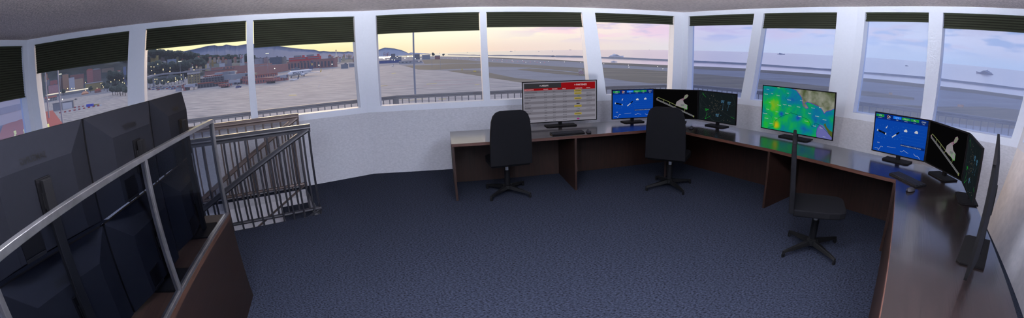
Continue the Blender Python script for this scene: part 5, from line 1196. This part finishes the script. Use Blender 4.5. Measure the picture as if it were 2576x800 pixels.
building('warehouse', 'low pale shed right beside the lamp mast', 'warehouse', 1051, 1063, 158.5, 156.5, 1000, M['white_wall'], depth=15)
building('office_building', 'grey port building left of the first wall corner', 'building', 858, 876, 171, 162, 900, M['concrete'], depth=20)
building('office_building', 'pale port sheds left of the first wall corner', 'building', 878, 905, 168, 161, 1000, M['greyroof'], depth=30, roof='gable')
# trees near the buildings: trunk and crown each
M['trunk'] = mat('trunk', (70, 60, 56), 1)
random.seed(9)
def tree_proto(label, r=4.0, h=9.0, grp=None):
    root = thing('tree', label, 'tree', (0, 0, 0), 0, grp)
    q = MB(); q.tube((0, 0, 0), (0, 0, h * .6), .35, 6, .2); q.build('trunk', M['trunk'], root)
    q = MB()
    for _ in range(9): q.blob((random.uniform(-r, r) * .5, random.uniform(-r, r) * .5, h * .68 + random.uniform(-r, r) * .35), r * random.uniform(.45, .7), .85, .25)
    q.build('crown', M['leaf'], root); return root
tsets = [('dark tree in the clump on the apron edge left of the wide mullion', 'trees on the apron edge', [(284, 240, 520), (290, 238, 500), (296, 240, 480), (303, 241, 470), (309, 240, 480), (316, 241, 470), (300, 236, 560), (312, 235, 560)]),
 ('green tree among the low houses beyond the apron', 'trees among the low houses', [(228, 233, 640), (270, 231, 640), (262, 228, 680), (277, 229, 660), (300, 226, 700), (310, 224, 700), (160, 228, 950), (270, 210, 980), (282, 208, 980), (296, 205, 1000)]),
 ('leafy tree between the car park and the road', 'trees around the car park', [(378, 219, 640), (386, 217, 660), (398, 220, 620), (410, 221, 600), (413, 214, 640), (425, 216, 640), (431, 214, 660), (440, 213, 670), (450, 212, 680), (392, 214, 700), (456, 209, 700), (370, 215, 680)])]
for lab, gr, pts in tsets:
    pr = tree_proto(lab, grp=gr)
    for k, (x, y, d) in enumerate(pts):
        d = min(gdist(x, y), 1450); p = atd(x, y, d); s = random.uniform(1.0, 1.5) * (1.6 if d > 1100 else 1.3 if d > 600 else .95); p.z = GZ
        o = pr if k == 0 else dup(pr, p, random.uniform(0, 6)); o.location = p; o.scale = (s, s, s)
for (x, y, d, s, lab) in ((1089, 143.5, 2350, 3.0, 'large dark rounded tree on the shore at the far end of the airfield'), (1115.5, 143.5, 2300, 1.7, 'small round lone tree on the shore right of the large one')):
    pr = tree_proto(lab); p = atd(x, y, d); p.z = GZ; pr.location = p; pr.scale = (s, s, s)
# parked cars
def car_proto(label, col, grp):
    root = thing('car', label, 'car', (0, 0, 0), 0, grp); mm = mat('car_paint', col, .35)
    q = MB(); q.prismx([(-2.1, .3), (2.1, .3), (2.15, .75), (1.3, .95), (-1.9, .95), (-2.1, .7)], -.85, .85); q.build('body', mm, root)
    q = MB(); q.prismx([(-1.8, .95), (1.0, .95), (.4, 1.45), (-1.3, 1.45)], -.75, .75); q.build('cabin', M['darkwin'], root)
    for sx_ in (-.8, .8):
        for y in (-1.3, 1.3): q = MB(); q.tube((sx_ - .1, y, .32), (sx_ + .1, y, .32), .32, 8); q.build('wheel', M['tvdark'], root)
    return root
rnd = random.Random(2)
for col, cn in (((190, 192, 200), 'white'), ((60, 82, 150), 'blue'), ((160, 52, 50), 'red'), ((60, 62, 70), 'dark grey')):
    pr = car_proto(cn + ' car parked in the lot between the trees and the terminal', col, cn + ' cars in the car park')
    for k in range(11):
        x = rnd.uniform(372, 456); y = rnd.uniform(221, 229) - (x - 372) * .05; p = gnd(x, y)
        o = pr if k == 0 else dup(pr, p, R(rnd.choice([10, 100]))); o.location = p; o.scale = (1.3, 1.3, 1.3)
# service vehicles on the apron
pr = car_proto('dark service van on the apron in front of the lit shed', (70, 74, 84), None); pr.location = gnd(191, 251); pr.scale = (1.3, 1.3, 1.3)
pr = car_proto('blue service vehicle beside the long jet bridge', (50, 60, 130), None); pr.location = gnd(600, 221); pr.scale = (1.6, 1.6, 1.6)
# viaduct
q = MB(); vp = [atd(x, y, d) for x, y, d in ((368, 196, 900), (385, 190, 930), (420, 185, 960), (460, 182, 1000), (500, 176, 1050), (540, 171, 1100))]; o = vp[0]
for a, b in zip(vp, vp[1:]): q.beam(a - o, b - o, 12, 3)
vd = thing('viaduct', 'pale road viaduct curving below the wooded hill', 'viaduct', o); q.build('road_deck', M['concrete'], vd)
for k in range(6):
    q = MB(); p = vp[k] - o; q.box((p.x, p.y, (GZ - vp[k].z) / 2 - 1), (3, 3, vp[k].z - GZ)); q.build('pier', M['concrete'], vd)

# ------------------------------------------------------------------ lamps of the town and runway lights
def lamp_set(name, label, grp, pts, em, r, pole=True, dist=None):
    pr = None
    for (x, y) in pts:
        d = dist if dist else gdist(x, y + 7) if (y > 190) else 900
        if callable(d): d = d(x, y)
        p = atd(x, y, d)
        if pr is None:
            pr = thing(name, label, 'lamp', p, 0, grp)
            q = MB(); q.blob((0, 0, 0), r, 1, 0, rings=6, seg=8); q.build('lamp_head', em, pr)
            if pole: q = MB(); q.tube((0, 0, -9), (0, 0, -.5), .12, 5); q.build('pole', M['mast'], pr)
        else: dup(pr, p, 0)
E1 = emis('street_light_warm', (255, 232, 176), 1.6); E2 = emis('street_light_white', (255, 250, 235), 1.6)
z2 = lambda l: [(360 + a / 5, 100 + b / 5) for a, b in l]; z1_ = lambda l: [(80 + a / 4.444, 130 + b / 4.444) for a, b in l]; z4 = lambda l: [(940 + a / 5.713, 100 + b / 5.713) for a, b in l]
lamp_set('street_lamp', 'glowing warm street lamp among the trees below the wooded hill', 'warm street lamps in the town', z2([(100, 340), (137, 342), (185, 307), (108, 388), (148, 430), (252, 370), (252, 381), (340, 355), (337, 398), (640, 378), (676, 343), (625, 345)]), E1, .95, dist=880)
lamp_set('street_lamp', 'glowing warm lamp standing in the car park', 'warm lamps in the car park', z2([(148, 497), (150, 530), (174, 497), (240, 515), (407, 480), (410, 497), (408, 525), (430, 510), (480, 443), (480, 495), (535, 480), (615, 455), (310, 532), (322, 528)]), E1, .62, dist=600)
lamp_set('street_lamp', 'warm lamp glowing in front of the apartment blocks', 'warm lamps before the apartment blocks', z1_([(600, 345), (400, 412), (447, 412), (473, 410), (730, 408), (602, 432), (885, 338), (925, 315), (978, 320), (1028, 296), (1015, 343), (773, 355), (800, 395), (790, 380), (1035, 352), (880, 338)]), E1, .95, dist=1040)
lamp_set('street_lamp', 'bright lamp over the brown hall and terminal roofs', 'bright lamps at the hall', [(691, 172.3), (802.4, 164), (835.3, 161.6), (123, 250), (157, 250)], E2, .8, dist=600)
lamp_set('street_lamp', 'bright lamp among the hangars at the far end of the airfield', 'bright lamps among the hangars', z4([(265, 288), (301, 292), (337, 257), (598, 272), (680, 275), (450, 265), (485, 240), (500, 240), (560, 240), (572, 240), (205, 285), (140, 270), (155, 275)]), E2, 1.25, dist=1100)
RW = mat('rw_post', (120, 120, 120), .6)
def rlights(label, grp, pts, em, r):
    pr = None
    for (x, y) in pts:
        p = gnd(x, y)
        if pr is None:
            pr = thing('runway_light', label, 'runway light', p, 0, grp); q = MB(); q.blob((0, 0, .9), r, 1, 0, rings=6, seg=8); q.build('lamp', em, pr); q = MB(); q.tube((0, 0, 0), (0, 0, .9), .08, 5); q.build('stem', RW, pr)
        else: dup(pr, p, 0)
z3 = lambda l: [(1200 + a / 8, 60 + b / 8) for a, b in l]
rlights('small white runway edge light beyond the dry grass', 'white runway edge lights', z4([(1005, 268), (1065, 270), (1130, 272), (1200, 263), (1205, 280), (1268, 262), (1285, 282), (1345, 265), (1375, 286), (1428, 268), (1470, 290)]) + z3([(340, 718), (310, 752), (512, 728), (504, 772), (705, 739), (727, 776), (920, 750), (983, 782), (1163, 762), (1275, 790), (1440, 766), (1760, 777), (2090, 790)]) + [(1519, 162), (1581, 165.6), (1582, 170.8), (1654, 169.4), (1667.5, 175.4)], E2, .42)
er = emis('runway_red', (255, 70, 80), 1.5)
rlights('tiny red runway end light on the far runway', 'red runway lights', z4([(915, 267), (930, 268), (945, 268), (962, 267), (1045, 265), (1060, 265), (1075, 264), (1090, 264), (1102, 263), (1160, 268), (1225, 268), (1310, 272), (1400, 284), (1448, 276)]) + z3([(315, 735), (405, 745), (500, 750), (600, 757), (707, 765), (820, 770), (940, 772), (1072, 778), (1210, 783), (1360, 786)]), er, .32)
# runway signs
def rsign(label, x, y, wpx, col, lit, h=1.6):
    p = gnd(x, y); L = (gnd(x + wpx, y + wpx * .12) - p).length; a2 = gnd(x + wpx, y + wpx * .1); root = thing('taxiway_sign', label, 'sign', p, math.atan2((a2 - p).y, (a2 - p).x))
    q = MB(); q.box((L / 2, 0, h / 2 + .25), (L, .3, h)); q.build('sign_panel', mat('sign_paint', col, .6), root)
    for s in (.1, .9): q = MB(); q.box((L * s, 0, .15), (.12, .12, .3)); q.build('foot', M['roofgrey'], root)
rsign('orange marker board on the grass in the last hazy window', 2408.8, 270, 15, (222, 168, 128), 0, 1.3)
rsign('small orange marker board in the hazy window above the right blue screen', 2236, 238.5, 8, (214, 176, 140), 0, 1.2)
rsign('yellow taxiway sign on the grass left of the narrow mullion', 1191, 181, 6, (190, 176, 60), 0, 1.4)
rsign('small yellow marker on the taxiway edge', 1161, 176.8, 2.4, (190, 176, 60), 0, 1.4)
# apron paint marks
yp = mat('yellow_line_paint', (168, 156, 100), .8); blp = mat('blue_line_paint', (120, 130, 158), .8); rp = mat('red_line_paint', (160, 128, 134), .8)
def mark(px, m): flat('ground_marking', [gnd(*p) for p in px], m, GZ + .07)
for c in ([(985, 184.6), (996, 183), (996, 184.6), (985, 186)], [(954, 216), (974, 215), (975, 216.6), (954, 217.8)], [(1072, 211.5), (1098, 209), (1100, 210.2), (1074, 213)], [(1015, 255), (1060, 250), (1075, 247), (1040, 251)], [(1005, 248), (1020, 247), (1022, 249), (1006, 250.5)], [(1103, 249), (1122, 248), (1123, 250), (1104, 251)], [(727, 239), (745, 238), (747, 240.6), (727, 241.4)], [(1194, 213), (1206, 212), (1206, 213.4), (1195, 214)]): mark(c, yp)
for a, b in (((712, 226), (731, 216)), ((800, 219), (806, 211)), ((760, 214), (786, 200)), ((802, 203), (836, 184))):
    mark([(a[0], a[1]), (a[0] + 1.2, a[1]), (b[0] + 1, b[1]), (b[0], b[1])], blp)
for a, b in (((1065, 217), (1215, 209)), ((1090, 203), (1190, 200)), ((960, 215), (1050, 216)), ((655, 230), (678, 219))): mark([(a[0], a[1]), (a[0], a[1] + .7), (b[0], b[1] + .6), (b[0], b[1])], rp)
# red and white radar cabin
p = gnd(1462, 187); rc = thing('radar_tower', 'red and white chequered antenna tower on the grass beside the wide mullion', 'tower', p, R(0)); ck = [mat('check_red', (170, 84, 84), .7), M['white_wall']]; s = math.hypot(p.x, p.y) / FP
q = MB()
for i in range(5):
    for j in range(4): q.box(((i - 2) * 2.4 * s, 0, (j + .5) * 2.2 * s), (2.4 * s, 6 * s, 2.2 * s), m=(i + j) % 2)
q.build('chequered_cabin', ck, rc); q = MB(); q.tube((0, 0, 8.8 * s), (0, 0, 13 * s), .8 * s, 8); q.build('antenna_mast', M['white_wall'], rc); q = MB(); q.box((-3 * s, 0, 11 * s), (9 * s, 1 * s, 1.4 * s)); q.build('antenna', M['white_wall'], rc)

# ------------------------------------------------------------------ boats
hullw, deckw = mat('hull_white', (240, 240, 244), .4), mat('boat_window', (60, 66, 84), .3)
def boat(label, x, y, wpx, kind='yacht', face=1, name='motor_yacht', col=None):
    p = onz(x, y, SZ); d = math.hypot(p.x, p.y); L = wpx / FP * d; rz = math.atan2(-p.x, p.y) + (0 if face > 0 else PI)
    root = thing(name, label, 'boat', p, rz); hm_ = col or hullw; u = L
    sec = [(-.5, .085, .05), (-.2, .1, .05), (.2, .095, .058), (.4, .05, .075), (.5, .004, .092)]; q = MB()
    for (sx2, hw, hz) in sec: q.v += [(sx2 * u, -hw * u, hz * u), (sx2 * u, -hw * .7 * u, -.01 * u), (sx2 * u, hw * .7 * u, -.01 * u), (sx2 * u, hw * u, hz * u)]
    for i in range(4):
        for k in range(3): q.f.append((4 * i + k, 4 * i + k + 1, 4 * i + k + 5, 4 * i + k + 4)); q.m.append(0)
        q.f.append((4 * i + 4, 4 * i + 7, 4 * i + 3, 4 * i)); q.m.append(0)
    q.f += [(0, 3, 2, 1)]; q.m.append(0); q.build('hull', hm_, root)
    if kind == 'yacht':
        for (nm, x0, x1, z0, z1, hw, mm) in (('main_deck', -.42, .26, .05, .115, .075, hm_), ('deck_windows', -.2, .2, .075, .1, .078, deckw), ('upper_deck', -.3, .14, .115, .165, .06, hm_), ('bridge_windows', -.05, .15, .125, .15, .062, deckw), ('flybridge', -.2, .02, .165, .185, .05, hm_)):
            q = MB(); q.plate([(x0 * u, z0 * u), (x1 * u, z0 * u), ((x1 - .04) * u, z1 * u), ((x0 + .02) * u, z1 * u)], -hw * u, hw * u); q.build(nm, mm, root)
        q = MB(); q.plate([(-.16 * u, .185 * u), (-.08 * u, .185 * u), (-.17 * u, .23 * u), (-.2 * u, .23 * u)], -.03 * u, .03 * u); q.build('radar_arch', hm_, root)
    elif kind == 'sail':
        q = MB(); q.tube((0, 0, 0), (0, 0, 1.6 * u), .02 * u, 5); q.build('mast', hm_, root); q = MB(); q.plate([(0, .12 * u), (-.4 * u, .12 * u), (0, 1.5 * u)], -.005 * u, .005 * u); q.build('sail', hm_, root)
    else:
        for (nm, x0, x1, z0, z1, hw, mm) in (('deckhouse', -.3, .2, .05, .13, .07, hm_), ('bridge', -.25, -.05, .13, .2, .05, hm_)):
            q = MB(); q.plate([(x0 * u, z0 * u), (x1 * u, z0 * u), ((x1 - .05) * u, z1 * u), (x0 * u, z1 * u)], -hw * u, hw * u); q.build(nm, mm, root)
bgrey = mat('hull_bluegrey', (160, 168, 190), .6); bgrey2 = mat('hull_haze', (176, 184, 206), .6)  # distance haze is put into both hull colours
boat('large white motor yacht behind the breakwater, right of the wide mullion', 1550, 143.2, 37)
boat('small motor boat between breakwater and shore below the large yacht', 1544.5, 156, 16, name='motor_boat')
boat('grey yacht in the last window at the right edge', 2477, 186, 43, face=-1, col=bgrey)
boat('distant grey ship in the window above the weather map', 1965, 137, 19, 'ship', name='cargo_ship', col=bgrey)
boat('faint small yacht in the hazy window left of the last mullion', 2281, 166, 9, col=bgrey2)
boat('tiny dark boat near the horizon right of the inner corner', 1865, 134.4, 3.4, 'ship', name='fishing_boat', col=bgrey)
boat('distant dark ship on the horizon, leftmost above the breakwater', 1286, 129.8, 8, 'ship', name='cargo_ship', col=bgrey)
boat('tiny pale boat on the sea above the middle of the left breakwater', 1355.5, 130, 5, 'ship', name='fishing_boat', col=bgrey2)
boat('bluish ship low on the horizon left of the wide mullion', 1435, 125.9, 7, 'ship', name='cargo_ship', col=bgrey)
boat('single sailing boat left of the bluish ship', 1389.5, 130, 2.6, 'sail', name='sailing_boat', col=bgrey)
boat('small sailing boat just right of the distant dark ship', 1296, 128.6, 2, 'sail', name='sailing_boat', col=bgrey)
boat('sailing boat on the horizon right of the lamp mast and lone tree', 1106.5, 135.5, 2.8, 'sail', name='sailing_boat', col=bgrey2)
boat('dark sailing boat left of the first narrow mullion', 1176.3, 132.8, 2.2, 'sail', name='sailing_boat', col=bgrey)
boat('tiny sailing boat on the horizon above the radar and dial monitors', 1633.5, 126.2, 1.8, 'sail', name='sailing_boat', col=bgrey)
boat('small sailing boat near the shore below the breakwater gap', 1396, 149.5, 2.2, 'sail', name='sailing_boat', col=bgrey)
